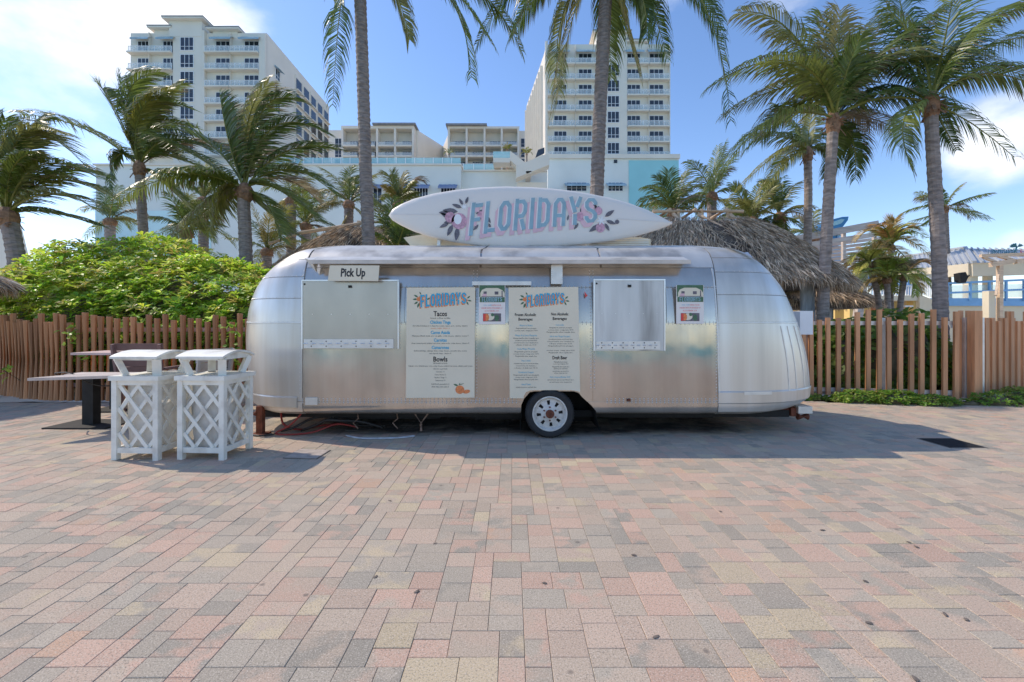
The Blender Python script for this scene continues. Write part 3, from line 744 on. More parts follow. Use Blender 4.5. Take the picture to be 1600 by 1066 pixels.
# weathered deck roof with rails
ZD = 18
d_ = lambda px, py, dz=0: PX(px, py, ZD + dz)
DR = thing('weathered_deck', 'weathered grey deck with two slanting timber rails behind the thatched hut', 'deck', (d_(1310, 0).x, ZD + 2, 0))
for (a, c, w) in (((1230, 376), (1372, 350), .26), ((1240, 386), (1372, 366), .18)):
    MB().bar(d_(a[0], a[1]), d_(c[0], c[1]), .1, w).build('rail', M_PLANKW, DR)
for px, ya in ((1262, 371), (1318, 361), (1366, 352)): MB().bar(d_(px, ya + 46, .1), d_(px, ya, .1), .12, .12).build('rail_post', M_PLANKW, DR)
for i in range(9):
    a, c = d_(1226, 392 + i * 5.2, .3 + (8 - i) * .12), d_(1380, 372 + i * 6.2, .3 + (8 - i) * .12)
    MB().bar(a, c, .08, .12).build('plank', M_PLANKW, DR)
MB().bar(d_(1262, 418, .6), Vector((d_(1262, 0).x, ZD + .6, 0)), .25, .25).build('post', M_PLANKW, DR); MB().bar(d_(1350, 418, .6), Vector((d_(1350, 0).x, ZD + .6, 0)), .25, .25).build('post', M_PLANKW, DR)
# blue slide fin
ZS = 32
s_ = lambda px, py, dz=0: PX(px, py, ZS + dz)
SL = thing('blue_wave_slide', 'blue curved wave ride fin rising beyond the weathered deck rails', 'water slide', (s_(1300, 0).x, ZS, 0))
o1 = [(1272, 364), (1285, 352), (1300, 343), (1316, 339), (1326, 338.5), (1325, 344), (1319, 352), (1312, 361), (1311, 372), (1311, 384), (1298, 386), (1275, 386)]
hole = [(1299, 348), (1314, 342.5), (1320, 343), (1315, 349), (1300, 354), (1291, 356)]
MB().prism([s_(*q) for q in o1], (0, 1.2, 0)).build('hull', M_SLIDE, SL)
MB().prism([s_(q[0], q[1], -.05) for q in hole], (0, .045, 0)).build('window', M_RAILP, SL)
MB().bar(s_(1300, 386, .6), Vector((s_(1300, 0).x, ZS + .6, 0)), .8, .8).build('support', M_BLUEP, SL)
MB().box(s_(1307, 0).x, s_(1312, 0).x, ZS - .2, ZS - .05, s_(0, 384).z, s_(0, 366).z).build('panel', M_BLUEP, SL)
#@TRAILER
# ------------------------------------------------------------------ the aluminium food trailer
YS = 5.55
sx = lambda px: (px - 800) * YS / FP
sz = lambda py: H + (505 - py) * YS / FP
YM = YS + 1.2
LEV = [  # z, inset, left end, right end
    (.27, .12, -3.38, 3.56), (.30, .035, -3.46, 3.80), (.35, .006, -3.52, 4.00), (.44, 0, -3.58, 4.13), (.70, 0, -3.64, 4.14), (1.0, 0, -3.67, 4.09),
    (1.2, .002, -3.68, 4.03), (1.4, .010, -3.67, 3.96), (1.6, .026, -3.64, 3.88), (1.85, .060, -3.55, 3.75), (2.0, .09, -3.44, 3.63),
    (2.12, .13, -3.32, 3.52), (2.22, .19, -3.18, 3.40), (2.31, .28, -3.02, 3.25), (2.39, .44, -2.84, 3.05), (2.45, .64, -2.64, 2.82), (2.49, .86, -2.45, 2.6), (2.51, 1.19, -2.3, 2.4)]
def lev(z):
    z = max(LEV[0][0], min(LEV[-1][0], z))
    for i in range(len(LEV) - 1):
        a, c = LEV[i], LEV[i + 1]
        if z <= c[0]:
            # smooth (Catmull-like) interpolation
            t = (z - a[0]) / (c[0] - a[0]); p = LEV[max(0, i - 1)]; q = LEV[min(len(LEV) - 1, i + 2)]; r = []
            for k in range(1, 4):
                m0 = (c[k] - p[k]) / (c[0] - p[0]) * (c[0] - a[0]); m1 = (q[k] - a[k]) / (q[0] - a[0]) * (c[0] - a[0])
                h00, h10, h01, h11 = 2*t**3 - 3*t**2 + 1, t**3 - 2*t**2 + t, -2*t**3 + 3*t**2, t**3 - t**2
                r.append(h00*a[k] + h10*m0 + h01*c[k] + h11*m1)
            return r
    return list(LEV[-1][1:])
XA, XB = -2.58, 2.72
def skin(s, z):
    """s: 0..1 left cap, 1..2 near side, 2..3 right cap, 3..6 far half; returns a point on the shell"""
    far = s > 3; ss = 6 - s if far else s
    ins, xl, xr = lev(z); hw = 1.2 - ins
    xa = max(XA, xl + .35) if z > 2.3 else XA; xb = min(XB, xr - .35) if z > 2.3 else XB
    def cap(t, e, base):
        th = t * math.pi / 2; k = 2 / 2.35
        return base + (e - base) * math.cos(th) ** k, -hw * math.sin(th) ** k
    if ss <= 1: x, y = cap(ss, xl, xa)
    elif ss <= 2: x, y = xa + (xb - xa) * (ss - 1), -hw
    else: x, y = cap(3 - ss, xr, xb)
    return Vector((x, YM + (-y if far else y), z))
def s_at(x): return 1 + (x - XA) / (XB - XA)
def skin_n(s, z):
    e = 1e-3; a = skin(s + e, z) - skin(max(0, s - e), z)
    z0, z1 = max(LEV[0][0], z - .01), min(LEV[-1][0], z + .01)
    c = skin(s, z1) - skin(s, z0); n = a.cross(c)
    return n.normalized() if n.length > 1e-9 else Vector((0, -1, 0))
TR_ = thing('food_trailer', 'silver rounded aluminium food trailer standing on the brick paving', 'food trailer', (.3, YM, 0))
# wheel opening cutter
wx0, wx1, wzt = sx(815), sx(921), sz(611.5)
cut = MB()
cp = [(wx0 - .02, 0), (wx0 - .005, .40), (wx0 + .03, wzt - .09), (wx0 + .10, wzt - .01), (wx0 + .16, wzt), (wx1 - .19, wzt), (wx1 - .13, wzt - .02), (wx1 - .09, wzt - .07), (wx1 + .02, .40), (wx1 + .08, .33), (wx1 + .16, 0)]
cut.prism([(x, 5.3, z) for x, z in cp], (0, 1.05, 0))
cut_me = cut.mesh('cutter', None, (0, 0, 0), False, True); cut_o = link('cutter', cut_me)
def boolean(o):
    cut_o.location = (0, 0, 0)
    md = o.modifiers.new('b', 'BOOLEAN'); md.object = cut_o; md.operation = 'DIFFERENCE'; md.solver = 'EXACT'
    bpy.context.view_layer.update()
    dg = bpy.context.evaluated_depsgraph_get(); me = bpy.data.meshes.new_from_object(o.evaluated_get(dg))
    o.modifiers.clear(); old = o.data; o.data = me; bpy.data.meshes.remove(old)
def shell_grid(s0, s1, z0, z1, off, ns, nz_, thick=None):
    b = MB(); V = []
    for j in range(nz_ + 1):
        z = z0 + (z1 - z0) * j / nz_
        for i in range(ns + 1):
            s = s0 + (s1 - s0) * i / ns; p = skin(s, z) + skin_n(s, z) * off; V.append(p)
    n = ns + 1; F = []
    for j in range(nz_):
        for i in range(ns): F.append((j*n+i, j*n+i+1, (j+1)*n+i+1, (j+1)*n+i))
    if thick:
        o = len(V)
        for j in range(nz_ + 1):
            z = z0 + (z1 - z0) * j / nz_
            for i in range(ns + 1):
                s = s0 + (s1 - s0) * i / ns; V.append(V[j*n+i] - skin_n(s, z) * thick)
        F += [tuple(o + k for k in reversed(f)) for f in F]
        ring = [i for i in range(n)] + [j*n + ns for j in range(1, nz_ + 1)] + [nz_*n + i for i in range(ns - 1, -1, -1)] + [j*n for j in range(nz_ - 1, 0, -1)]
        for k in range(len(ring)):
            a, c = ring[k], ring[(k+1) % len(ring)]; F.append((c, a, a + o, c + o))
    b.add(V, F); return b
# inner shell (dark seams show it), closed below by the floor pan
b = MB(); zs = [.27, .28, .29, .30, .32, .35, .39, .40, .44, .57, .7, 1.0, 1.3, 1.5, 1.7, 1.85, 2.0, 2.06, 2.12, 2.17, 2.22, 2.27, 2.31, 2.35, 2.39, 2.42, 2.45, 2.47, 2.49, 2.502, 2.51]
ss = [i / 10 for i in range(10)] + [1 + i / 14 for i in range(14)] + [2 + i / 10 for i in range(20)] + [4 + i / 8 for i in range(8)] + [5 + i / 10 for i in range(10)]
V = []
for z in zs:
    for s in ss: V.append(skin(s, z) - skin_n(s if s != 0 else .001, z) * .012)
n = len(ss); F = [(j*n+i, j*n+(i+1) % n, (j+1)*n+(i+1) % n, (j+1)*n+i) for j in range(len(zs)-1) for i in range(n)]
F.append(tuple(range(n - 1, -1, -1))); F.append(tuple((len(zs)-1)*n + i for i in range(n)))
b.add(V, F); body = b.build('body', M_ALU, TR_, smooth=True)
# booleans work in world space: parent offset is the same for all trailer parts
cut_o.location = (0, 0, 0)
boolean(body)
# skin panels: each sheet its own, lapped at the seams
ZB_ = [(.275, .437), (.443, 1.397), (1.403, 1.838), (1.844, 2.085)]
cuts = [XA, sx(632), sx(742), sx(860), sx(926), sx(1042), sx(1122)]
rnd = random.Random(5)
def panel(s0, s1, z0, z1, off=.0, ns=None, nz_=None, m=None):
    ns = ns or max(2, int((s1 - s0) * 12)); nz_ = nz_ or max(2, int((z1 - z0) / .06) + 2)
    o = shell_grid(s0, s1, z0, z1, off + rnd.uniform(0, .0016), ns, nz_, .010).build('panel', m or M_ALU, TR_, smooth=False)
    return o
def on_wheel(s0, s1, z0): return z0 < wzt and skin(s0, .5).x < wx1 + .2 and skin(s1, .5).x > wx0 - .1 and 1 <= s0 < 2
pan = []
sA, sB = s_at(sx(473)), s_at(sx(1122))
lap = .004
for zi, (z0, z1) in enumerate(ZB_):
    xs_ = {0: [sA, sB], 1: [sA, s_at(sx(742)), s_at(sx(926)), sB], 2: [sA, s_at(sx(632)), s_at(sx(742)), s_at(sx(794)), s_at(sx(926)), s_at(sx(1042)), sB], 3: [sA, s_at(sx(860)), sB]}[zi]
    for a, c in zip(xs_, xs_[1:]):
        p = panel(a + lap * .25, c - lap * .25, z0, z1, 0, 6, 8 if zi == 0 else 3); pan.append((p, on_wheel(a, c, z0)))
    pan.append((panel(.02, sA - lap * .25, z0, z1, .001, 16, None, M_CAPA), False)) if zi < 2 else None
    pan.append((panel(sB + lap * .25, 2.98, z0, z1, .001, 18, None, M_CAPA), False)) if zi < 2 else None
for (z0, z1) in ((1.403, 1.70), (1.706, 1.97), (1.976, 2.20), (2.206, 2.37), (2.376, 2.47)):
    pan.append((panel(.02, sA - lap, z0, z1, .0015, 16, 6, M_CAPA), False))
for (z0, z1) in ((1.403, 1.745), (1.751, 2.03), (2.036, 2.22), (2.226, 2.37), (2.376, 2.47)):
    pan.append((panel(sB + lap * .25, 2.98, z0, z1, .0015, 18, 6, M_CAPA), False))
for a, c in ((sA, s_at(-.4)), (s_at(-.4) + lap, s_at(1.1)), (s_at(1.1) + lap, sB)):
    q = panel(a, c - lap * .25, 2.091, 2.485, .001, 6, 12); q.data.materials[0] = M_ROOFA; pan.append((q, False))
for p, w in pan:
    if w: boolean(p)
    smooth_by_angle(p, 35)
smooth_by_angle(body, 40)
bpy.data.objects.remove(cut_o); bpy.data.meshes.remove(cut_me)
# far side and roof sheets
# rivets along the seams
b = MB()
def rivet_line(s0, s1, z0, z1, step):
    L = (skin(s1, z1) - skin(s0, z0)).length; n = max(2, int(L / step))
    for i in range(n + 1):
        t = i / n; s, z = s0 + (s1 - s0) * t, z0 + (z1 - z0) * t; nn = skin_n(s, z); p = skin(s, z) + nn * .0015
        if z < wzt + .01 and wx0 - .03 < p.x < wx1 + .17: continue
        a, c = frame_of(nn); r = .0085
        b.add([p + a*r, p + c*r, p - a*r, p - c*r, p + nn * .005], [(0, 1, 4), (1, 2, 4), (2, 3, 4), (3, 0, 4)])
for zz in (.452, .428, .475, 1.412, 1.388, 1.853, 1.829): rivet_line(sA, sB, zz, zz, .05)
for xx in (1122, 926, 742):
    rivet_line(s_at(sx(xx)) - .004, s_at(sx(xx)) - .004, .45, 2.05, .04); rivet_line(s_at(sx(xx)) + .004, s_at(sx(xx)) + .004, .45, 2.05, .04)
rivet_line(sA - .006, sA - .006, .45, 2.05, .05)
for zz in (1.75, 1.40, 2.03, .44): rivet_line(sB + .02, 2.9, zz + .014, zz + .014, .05)
for zz in (1.70, 1.40, 1.97, .44): rivet_line(.1, sA - .01, zz + .014, zz + .014, .05)
r_ = b.build('rivets', M_PLATE, TR_, fix=False); r_['kind'] = 'stuff'
# bands that follow the shell: seam strips and the thin upright ribs on the right end
def strip(s0, z0, s1, z1, w, m, name, off=.006, n=24):
    b = MB(); P = []
    for i in range(n + 1):
        t = i / n; s, z = s0 + (s1 - s0) * t, z0 + (z1 - z0) * t; nn = skin_n(s, z); p = skin(s, z)
        e = 1e-2; q = (skin(s + (s1 - s0) * e, z + (z1 - z0) * e) - p)
        if q.length < 1e-6: q = p - skin(s - (s1 - s0) * e, z - (z1 - z0) * e)
        sd = nn.cross(q).normalized() * (w / 2); P += [p + sd + nn * .001, p + sd * .8 + nn * off, p - sd * .8 + nn * off, p - sd + nn * .001]
    for i in range(n):
        for k in range(3): b.f.append((i*4+k, i*4+k+1, (i+1)*4+k+1, (i+1)*4+k)); b.c.append(None)
    b.v = [tuple(p) for p in P]; return b.build(name, m, TR_)
for x in (.30, .37, .47, .57):
    strip(2 + x, .56, 2 + x - .01, 1.36, .022, M_PLATE, 'rib', .008)
strip(s_at(sx(1124)), .45, s_at(sx(1119)), 2.08, .02, M_PLATE, 'seam_strip', .005)
strip(.05, 1.405, sA, 1.405, .014, M_PLATE, 'seam_strip', .005)
strip(sB, 1.405, 2.95, 1.405, .014, M_PLATE, 'seam_strip', .005)
strip(sB, .49, 2.93, .50, .16, M_CAPA, 'skirt_band', .009, 30)
strip(.06, .44, sA - .02, .43, .15, M_CAPA, 'skirt_band', .009, 30)
# hatches: flap, frame and piano hinge
def hatch(px0, px1, py0, py1, hy0, hy1, m):
    y = YS
    made = []
    f = MB(); x0, x1, z0, z1 = sx(px0), sx(px1), sz(py1), sz(py0)
    flap = MB().box(x0, x1, y - .028, y + .012, z0, z1).build('hatch', m, TR_)
    e = MB(); t = .018
    e.box(x0 - t, x1 + t, y - .034, y + .01, z1 + .002, z1 + t); e.box(x1 + .002, x1 + t, y - .034, y + .01, z0, z1)
    e.box(x0 - t, x0 - .002, y - .034, y + .01, z0, z1); o = e.build('hatch_frame', M_ALUP, TR_)
    h = MB(); h.box(sx(px0 + 2), sx(px1 - 6), y - .040, y - .0285, sz(hy1), sz(hy0)); hg = h.build('hinge', M_PLATE, flap)
    k = MB(); zc = (sz(hy0) + sz(hy1)) / 2; L = sx(px1 - 6) - sx(px0 + 2); n = 22
    for i in range(n):
        if i % 2 == 0: k.tube([(sx(px0 + 2) + L * i / n, y - .043, zc), (sx(px0 + 2) + L * (i + .9) / n, y - .043, zc)], .009, 6)
    k.build('hinge_knuckles', M_ALUP, flap)
    r = MB()
    for i in range(6):
        for dz in (-.03, .03): r.ball((sx(px0 + 2) + L * (i + .5) / 6, y - .041, zc + dz), .008, 5, 3)
    r.build('screws', M_DARK, flap)
    l = MB(); xm = (x0 + x1) / 2; l.box(xm - .02, xm + .02, y - .042, y - .029, z1 - .08, z1 - .05); l.ball((x0 + .02, y - .03, z1 - .035), .012, 6, 4); l.build('latch', M_DARK, flap)
    r2 = MB()
    for q in range(5): r2.ball((x0 + (x1 - x0) * (q + .5) / 5, y - .029, z1 - .4), .006, 5, 3)
    r2.build('screws', M_ALUP, flap)
hatch(475, 622, 440, 545, 530, 544, M_HATCH)
hatch(929, 1036, 439, 548, 533, 546, mat('bare_scuffed_plate', (.50, .50, .48), .5, .5, .14, 6, (1, 1, .12), tint2=(.36, .35, .33), t2scale=5, t2lo=.52, t2hi=.72))
MB().box(sx(738), sx(830), YS - .02, YS + .01, sz(446), sz(440)).build('trim_strip', M_PLATE, TR_)
MB().box(sx(861), sx(879), YS - .012, YS + .02, sz(444), sz(413.5)).build('patch_plate', M_PLATE, TR_)
b = MB()
for i in range(9):
    for px in (862, 878): b.ball((sx(px), YS - .013, sz(443 - i * 3.4)), .008, 5, 3)
b.build('rivets', M_ALUP, TR_)['kind'] = 'stuff'
b = MB().box(sx(478), sx(497), YS - .022, YS + .01, sz(632.5), sz(621)); b.build('patch_plate', M_PLATE, TR_)
p0 = skin(2.04, .56)
strip(2.03, .545, 2.17, .545, .05, M_PLATE, 'patch_plate', .014, 8)
# awning ledge above the hatches
lx0, lx1 = sx(492), sx(1073)
b = MB(); sec = [(5.455, 2.118), (5.455, 2.152), (5.66, 2.225), (5.76, 2.21), (5.70, 2.13)]
y0, z0 = sec[0]
b.prism([(lx0, y, z) for y, z in sec], (lx1 - lx0, 0, 0)); b.build('awning_ledge', M_ROOFA, TR_)
MB().prism([(lx0 - .004, 5.455, 2.152), (lx0 - .13, 5.55, 2.19), (lx0 + .0, 5.66, 2.226), (lx0 - .004, 5.60, 2.02)], (.003, .0, 0)).build('end_flap', M_PLATE, TR_)
MB().box(lx0 - .01, lx1 + .01, 5.44, 5.454, 2.110, 2.156).build('gutter', mat('oxidised_gutter', (.50, .44, .38), .55, .3, .15, 6), TR_)
b = MB()
b.add([skin(2.13, 2.33) + Vector((0, -.02, .03)), skin(2.3, 2.30) + Vector((0, -.03, .01)), skin(2.28, 2.24) + Vector((.03, -.05, -.01)), skin(2.34, 2.28) + Vector((0, -.02, .04)), skin(2.2, 2.40) + Vector((0, 0, .02))], [(0, 2, 1), (1, 2, 3), (0, 1, 4)])
b.build('loose_flap', M_ALUP, TR_)
# red marker light, reflector, rust spot
MB().prism([(sx(913), YS - .012, sz(456)), (sx(918), YS - .012, sz(462)), (sx(914.5), YS - .012, sz(465))], (0, .013, 0)).build('red_sticker', M_RED, TR_)
b = MB(); b.box(sx(979.5), sx(984.5), YS - .03, YS, sz(627), sz(623)); b.build('rusted_bracket', M_RUST, TR_)
# wheel box, wheel
b = MB(); hc = Vector((sx(862), 0, .28))
ins_ = [Vector((hc.x + (x - hc.x) * .975, 0, max(.06, hc.z + (z - hc.z) * .975))) for x, z in cp]
for i in range(len(ins_) - 1):
    p, q = ins_[i], ins_[i + 1]; b.add([(p.x, 5.572, p.z), (q.x, 5.572, q.z), (q.x, 6.2, q.z), (p.x, 6.2, p.z)], [(0, 1, 2, 3)])
b.add([(p.x, 6.2, p.z) for p in ins_], [tuple(range(len(ins_)))])
b.build('wheel_housing', M_DARK, TR_)
wc = Vector((sx(859), 5.53, .298)); R_T = .298
wh = MB()
wh.lathe([(.205, .0), (.215, -.008), (.25, -.014), (.275, -.010), (.292, .012), (R_T, .04), (R_T + .001, .10), (R_T, .165), (.290, .19), (.26, .20), (.205, .2)], wc, n=56)
for k in range(56):
    t = 2 * math.pi * k / 56
    p = wc + Vector((math.cos(t) * .289, .01, math.sin(t) * .289)); q = wc + Vector((math.cos(t) * (R_T + .004), .055, math.sin(t) * (R_T + .004)))
    wh.bar(p, q, .012, .008)
wheel = wh.build('wheel', M_TYRE, TR_); smooth_by_angle(wheel, 40)
b = MB(); b.lathe([(.205, .012), (.213, .0), (.213, -.008), (.200, -.010), (.192, .004), (.182, .03), (.176, .036), (.160, .030), (.160, .045), (.20, .06)], wc, n=48)
b.lathe([(.155, .032), (.11, .012), (.062, .004), (.058, .02)], wc, n=48) if False else None
for k in range(8):
    t0 = 2 * math.pi * (k + .30) / 8; t1 = 2 * math.pi * (k + .98) / 8; m = 4; P = []; Fq = []
    for i in range(m + 1):
        t = t0 + (t1 - t0) * i / m; wdt = 0
        for rr, hh in ((.166, .031), (.105, .014)): P.append(wc + Vector((rr * math.cos(t), hh, rr * math.sin(t))))
    for i in range(m): Fq.append((2*i, 2*i+1, 2*i+3, 2*i+2))
    b.add(P, Fq)
b.lathe([(.108, .013), (.095, .006), (.062, .004), (.050, -.004)], wc, n=48)
rim = b.build('rim', M_RIM, wheel); smooth_by_angle(rim, 50)
b = MB(); b.lathe([(.052, .01), (.052, -.026), (.040, -.038), (.0001, -.040)], wc, n=24)
for k in range(6):
    t = 2 * math.pi * (k + .5) / 6; p = wc + Vector((math.cos(t) * .08, .008, math.sin(t) * .08)); b.tube([p, p + Vector((0, -.022, 0))], .011, 6)
hub = b.build('hub', M_RUST, wheel); smooth_by_angle(hub, 40)
MB().lathe([(.0001, .05), (.17, .05)], wc, n=24).build('brake_drum', M_DARK, wheel)
b = MB(); b.tube([wc + Vector((0, .2, 0)), wc + Vector((0, 1.9, 0))], .04, 8)
b.build('axle', M_DARK, TR_)
# far wheel
b = MB(); w2 = wc + Vector((0, 2.2, 0)); b.lathe([(.2, 0), (.25, -.012), (R_T, .04), (R_T, .16), (.25, .2), (.2, .2)], w2, n=32); b.lathe([(.0001, .1), (.2, .1)], w2, n=32); b.build('wheel', M_TYRE, TR_)
# undercarriage
b = MB()
for y in (5.95, 7.45): b.box(-3.3, 3.6, y - .04, y + .04, .18, .268)
for x in (-2.7, -1.6, -.6, 1.3, 2.4): b.box(x - .03, x + .03, 5.99, 7.41, .19, .266)
b.build('chassis', M_DARK, TR_)
for q in ((-2.35, -.95, 6.0, 6.7, .14, .265), (-.5, .15, 6.05, 6.6, .12, .265), (1.3, 2.7, 6.1, 7.0, .13, .265)): MB().box(*q).build('tank', M_DARK, TR_)
M_PIPE = mat('corroded_pipe', (.25, .17, .13), .7, .4, .4, 30)
for px, dz in ((535, 0), (600, 0)):
    x = sx(px) + .06; MB().tube([(x, 5.9, .27), (x + .03, 5.86, .17), (x - .03, 5.84, .12 + dz), (x + .04, 5.82, .05)], .009, 6).build('drain_pipe', M_PIPE, TR_)
MB().tube([(sx(640), 5.80, .26), (sx(652), 5.78, .13), (sx(664), 5.80, .26)], .012, 6).build('hanger_strap', M_PIPE, TR_); MB().tube([(sx(652), 5.78, .124), (sx(652), 5.78, .03)], .016, 6).build('drain_pipe', M_PIPE, TR_)
# rear bumper beam at the right end
b = MB(); b.bar((3.30, 5.98, .275), (3.70, 5.99, .268), .09, .085); b.build('bumper_arm', M_RUST, TR_)
MB().box(3.69, 3.87, 5.86, 6.5, .235, .325).build('bumper', M_PLATE, TR_)
MB().tube([(3.72, 5.93, .185), (3.85, 5.93, .185)], .046, 12).build('roller', M_RUST, TR_)
MB().box(3.62, 3.688, 5.9, 6.0, .19, .30).build('roller_bracket', M_RUST, TR_)
# jack stand under the left end
jx, jy = -3.16, 5.72
b = MB(); b.box(jx - .038, jx + .038, jy - .038, jy + .038, .02, .36); b.box(jx - .09, jx + .09, jy - .09, jy + .09, 0.002, .02)
b.tube([(jx - .04, jy - .03, .27), (jx - .10, jy - .05, .27)], .035, 8); b.tube([(jx - .10, jy - .05, .27), (jx - .14, jy - .06, .235)], .014, 6)
b.tube([(jx + .03, jy, .33), (jx + .1, jy, .36)], .02, 6)
b.build('jack_stand', M_RUST, TR_)
# service box on the right end and roof box
MB().box(4.02, 4.20, 6.35, 6.8, 1.24, 1.57).build('service_box', M_WHITEP, TR_)
bm_ = MB(); bm_.prism([(-1.42, 6.5, 2.47), (3.0 - 1.02, 6.5, 2.46), (1.98, 6.5, 2.60), (1.85, 6.52, 2.63), (-1.30, 6.52, 2.67), (-1.55, 6.5, 2.62)], (0, .95, 0))
bm_.build('roof_box', M_CREAM, TR_)
b = MB()
for i in range(5): b.box(.95, 1.95, 6.485, 6.499, 2.49 + i * .024, 2.502 + i * .024)
b.build('roof_vent', M_PLATE, TR_)
# hoses and cables on the ground by the jack
def hose(pts, r, m, name, label, cat):
    P = [Vector(p) for p in pts]; Q = []
    for i in range(len(P) - 1):
        p0, p1, p2, p3 = P[max(0, i-1)], P[i], P[i+1], P[min(len(P)-1, i+2)]
        for k in range(6):
            t = k / 6; Q.append(.5 * ((2*p1) + (-p0+p2)*t + (2*p0-5*p1+4*p2-p3)*t*t + (-p0+3*p1-3*p2+p3)*t**3))
    Q.append(P[-1]); b = MB(); b.tube(Q, r, 8); o = b.build(name, m, None, smooth=True); tag(o, label, cat); return o
g_ = lambda px, py, z=.016: Vector(((px - 800) * gz(py) / FP, gz(py), z))
hose([(-2.98, 5.9, .36), (-2.97, 5.85, .24), (-2.9, 5.8, .10), (-2.75, 5.9, .02), (-2.6, 6.1, .02), (-2.3, 6.3, .02)], .013, M_HOSE, 'water_hose', 'red hose looping down from the trailer beside the rusty jack stand', 'hose')
hose([(-2.62, 5.72, .33), (-2.66, 5.7, .24), (-2.78, 5.68, .12), (-2.96, 5.7, .02), (-2.75, 5.66, .014), (-2.5, 5.72, .03), (-2.25, 5.85, .1), (-2.0, 5.9, .05)], .011, M_HOSE, 'water_hose', 'thin red hose lying in a bend on the paving under the left trailer corner', 'hose')
hose([(-2.95, 5.78, .03), (-2.8, 5.82, .06), (-2.62, 5.95, .15), (-2.45, 5.98, .17), (-2.3, 6.0, .12), (-2.05, 6.1, .03), (-1.7, 6.1, .02)], .016, M_CABLE, 'power_cable', 'black cable arching over the paving beside the red hose', 'cable')
hose([(-2.7, 5.84, .02), (-2.5, 5.80, .10), (-2.35, 5.76, .17), (-2.15, 5.78, .16), (-1.95, 5.9, .12), (-1.7, 6.0, .02)], .018, M_CABLE, 'power_cable', 'thick black cable bowed highest under the trailer belly', 'cable')
hose([(-3.5, 5.72, .012), (-3.3, 5.69, .012), (-3.1, 5.60, .014), (-2.95, 5.72, .012)], .010, M_CABLE, 'power_cable', 'thin black cable lying flat around the foot of the jack stand', 'cable')
hose([(-2.05, 5.62, .012), (-1.8, 5.48, .012), (-1.4, 5.50, .012), (-1.2, 5.6, .012)], .012, M_POSTG, 'loose_hose', 'grey hose lying in the oil stain under the trailer', 'hose')
#@SIGNS
# ------------------------------------------------------------------ lettering helpers for the painted word mark
def stroke(pts, th, closed=False):
    n = len(pts); P = [Vector((p[0], p[1])) for p in pts]; L, Rr = [], []
    for i in range(n):
        if closed: a, c = P[i-1], P[(i+1) % n]
        else: a = P[i-1] if i > 0 else None; c = P[i+1] if i < n - 1 else None
        d1 = (P[i] - a).normalized() if a is not None else None; d2 = (c - P[i]).normalized() if c is not None else None
        d1 = d1 or d2; d2 = d2 or d1
        n1 = Vector((-d1.y, d1.x)); n2 = Vector((-d2.y, d2.x)); m = (n1 + n2).normalized(); k = th / 2 / max(.35, m.dot(n1))
        L.append(P[i] + m * k); Rr.append(P[i] - m * k)
    vs = L + Rr; fs = []
    for i in range(n if closed else n - 1):
        j = (i + 1) % n; fs.append((n + i, n + j, j, i))
    return vs, fs
GLY = {
 'F': [([(.1, 0), (.1, 1)], 0), ([(.2, .9), (.58, .9)], 0), ([(.2, .49), (.5, .49)], 0)],
 'L': [([(.1, 0), (.1, 1)], 0), ([(.2, .1), (.56, .1)], 0)],
 'O': [([(.1, .24), (.24, .1), (.40, .1), (.54, .24), (.54, .76), (.40, .9), (.24, .9), (.1, .76)], 1)],
 'R': [([(.1, 0), (.1, 1)], 0), ([(.2, .9), (.42, .9), (.54, .79), (.54, .57), (.42, .46), (.2, .46)], 0), ([(.38, .36), (.54, 0)], 0)],
 'I': [([(.1, 0), (.1, 1)], 0)],
 'D': [([(.1, 0), (.1, 1)], 0), ([(.2, .9), (.40, .9), (.54, .76), (.54, .24), (.40, .1), (.2, .1)], 0)],
 'A': [([(.1, 0), (.1, .76), (.24, .9), (.40, .9), (.54, .76), (.54, 0)], 0), ([(.2, .38), (.44, .38)], 0)],
 'Y': [([(.06, 1), (.32, .46)], 0), ([(.58, 1), (.40, .62)], 0), ([(.32, .0), (.32, .40)], 0)],
 'S': [([(.54, .70), (.54, .78), (.42, .9), (.22, .9), (.1, .78), (.1, .64), (.20, .53), (.44, .47), (.54, .36), (.54, .22), (.42, .1), (.22, .1), (.1, .22), (.1, .30)], 0)]}
def word_mark(fmap, y, th=.2, word='FLORIDAYS', each=False):
    adv = {c: (.38 if c == 'I' else .80) for c in 'FLORIDAYS'}; adv['F'] = .74; adv['L'] = .70
    tot = sum(adv[c] for c in word) - .12; x = 0; out = []
    b = MB()
    for c in word:
        for k, (pts, cl) in enumerate(GLY[c]):
            vs, fs = stroke([(p[0], .1 + (p[1] - .1) * 1.5 if p[1] < .5 else 1.4 - (.9 - p[1]) * 1.5 if False else p[1] * 1.5) for p in pts], th, cl); vs = [Vector((q[0], q[1] / 1.5)) for q in vs]
            b.add([(lambda q: (q[0], y - k * .0003, q[1]))(fmap((x + v_[0]) / tot, v_[1])) for v_ in vs], fs)
        if each: out.append(b); b = MB()
        x += adv[c]
    return out if each else b
def ell(b, cx, cz, rx, rz, y, rot=0, n=16, col=None):
    vs = [(cx + rx * math.cos(2*math.pi*i/n) * math.cos(rot) - rz * math.sin(2*math.pi*i/n) * math.sin(rot), y, cz + rx * math.cos(2*math.pi*i/n) * math.sin(rot) + rz * math.sin(2*math.pi*i/n) * math.cos(rot)) for i in range(n)]
    b.add(vs, [tuple(range(n))], col)
def leafp(b, x0, z0, ang, L, w, y):
    c, s_ = math.cos(ang), math.sin(ang); pr = [(0, 0), (.25, .42), (.5, .5), (.8, .28), (1, 0), (.8, -.28), (.5, -.5), (.25, -.42)]
    b.add([(x0 + (t * L) * c - (q * w) * s_, y, z0 + (t * L) * s_ + (q * w) * c) for t, q in pr], [tuple(range(8))])

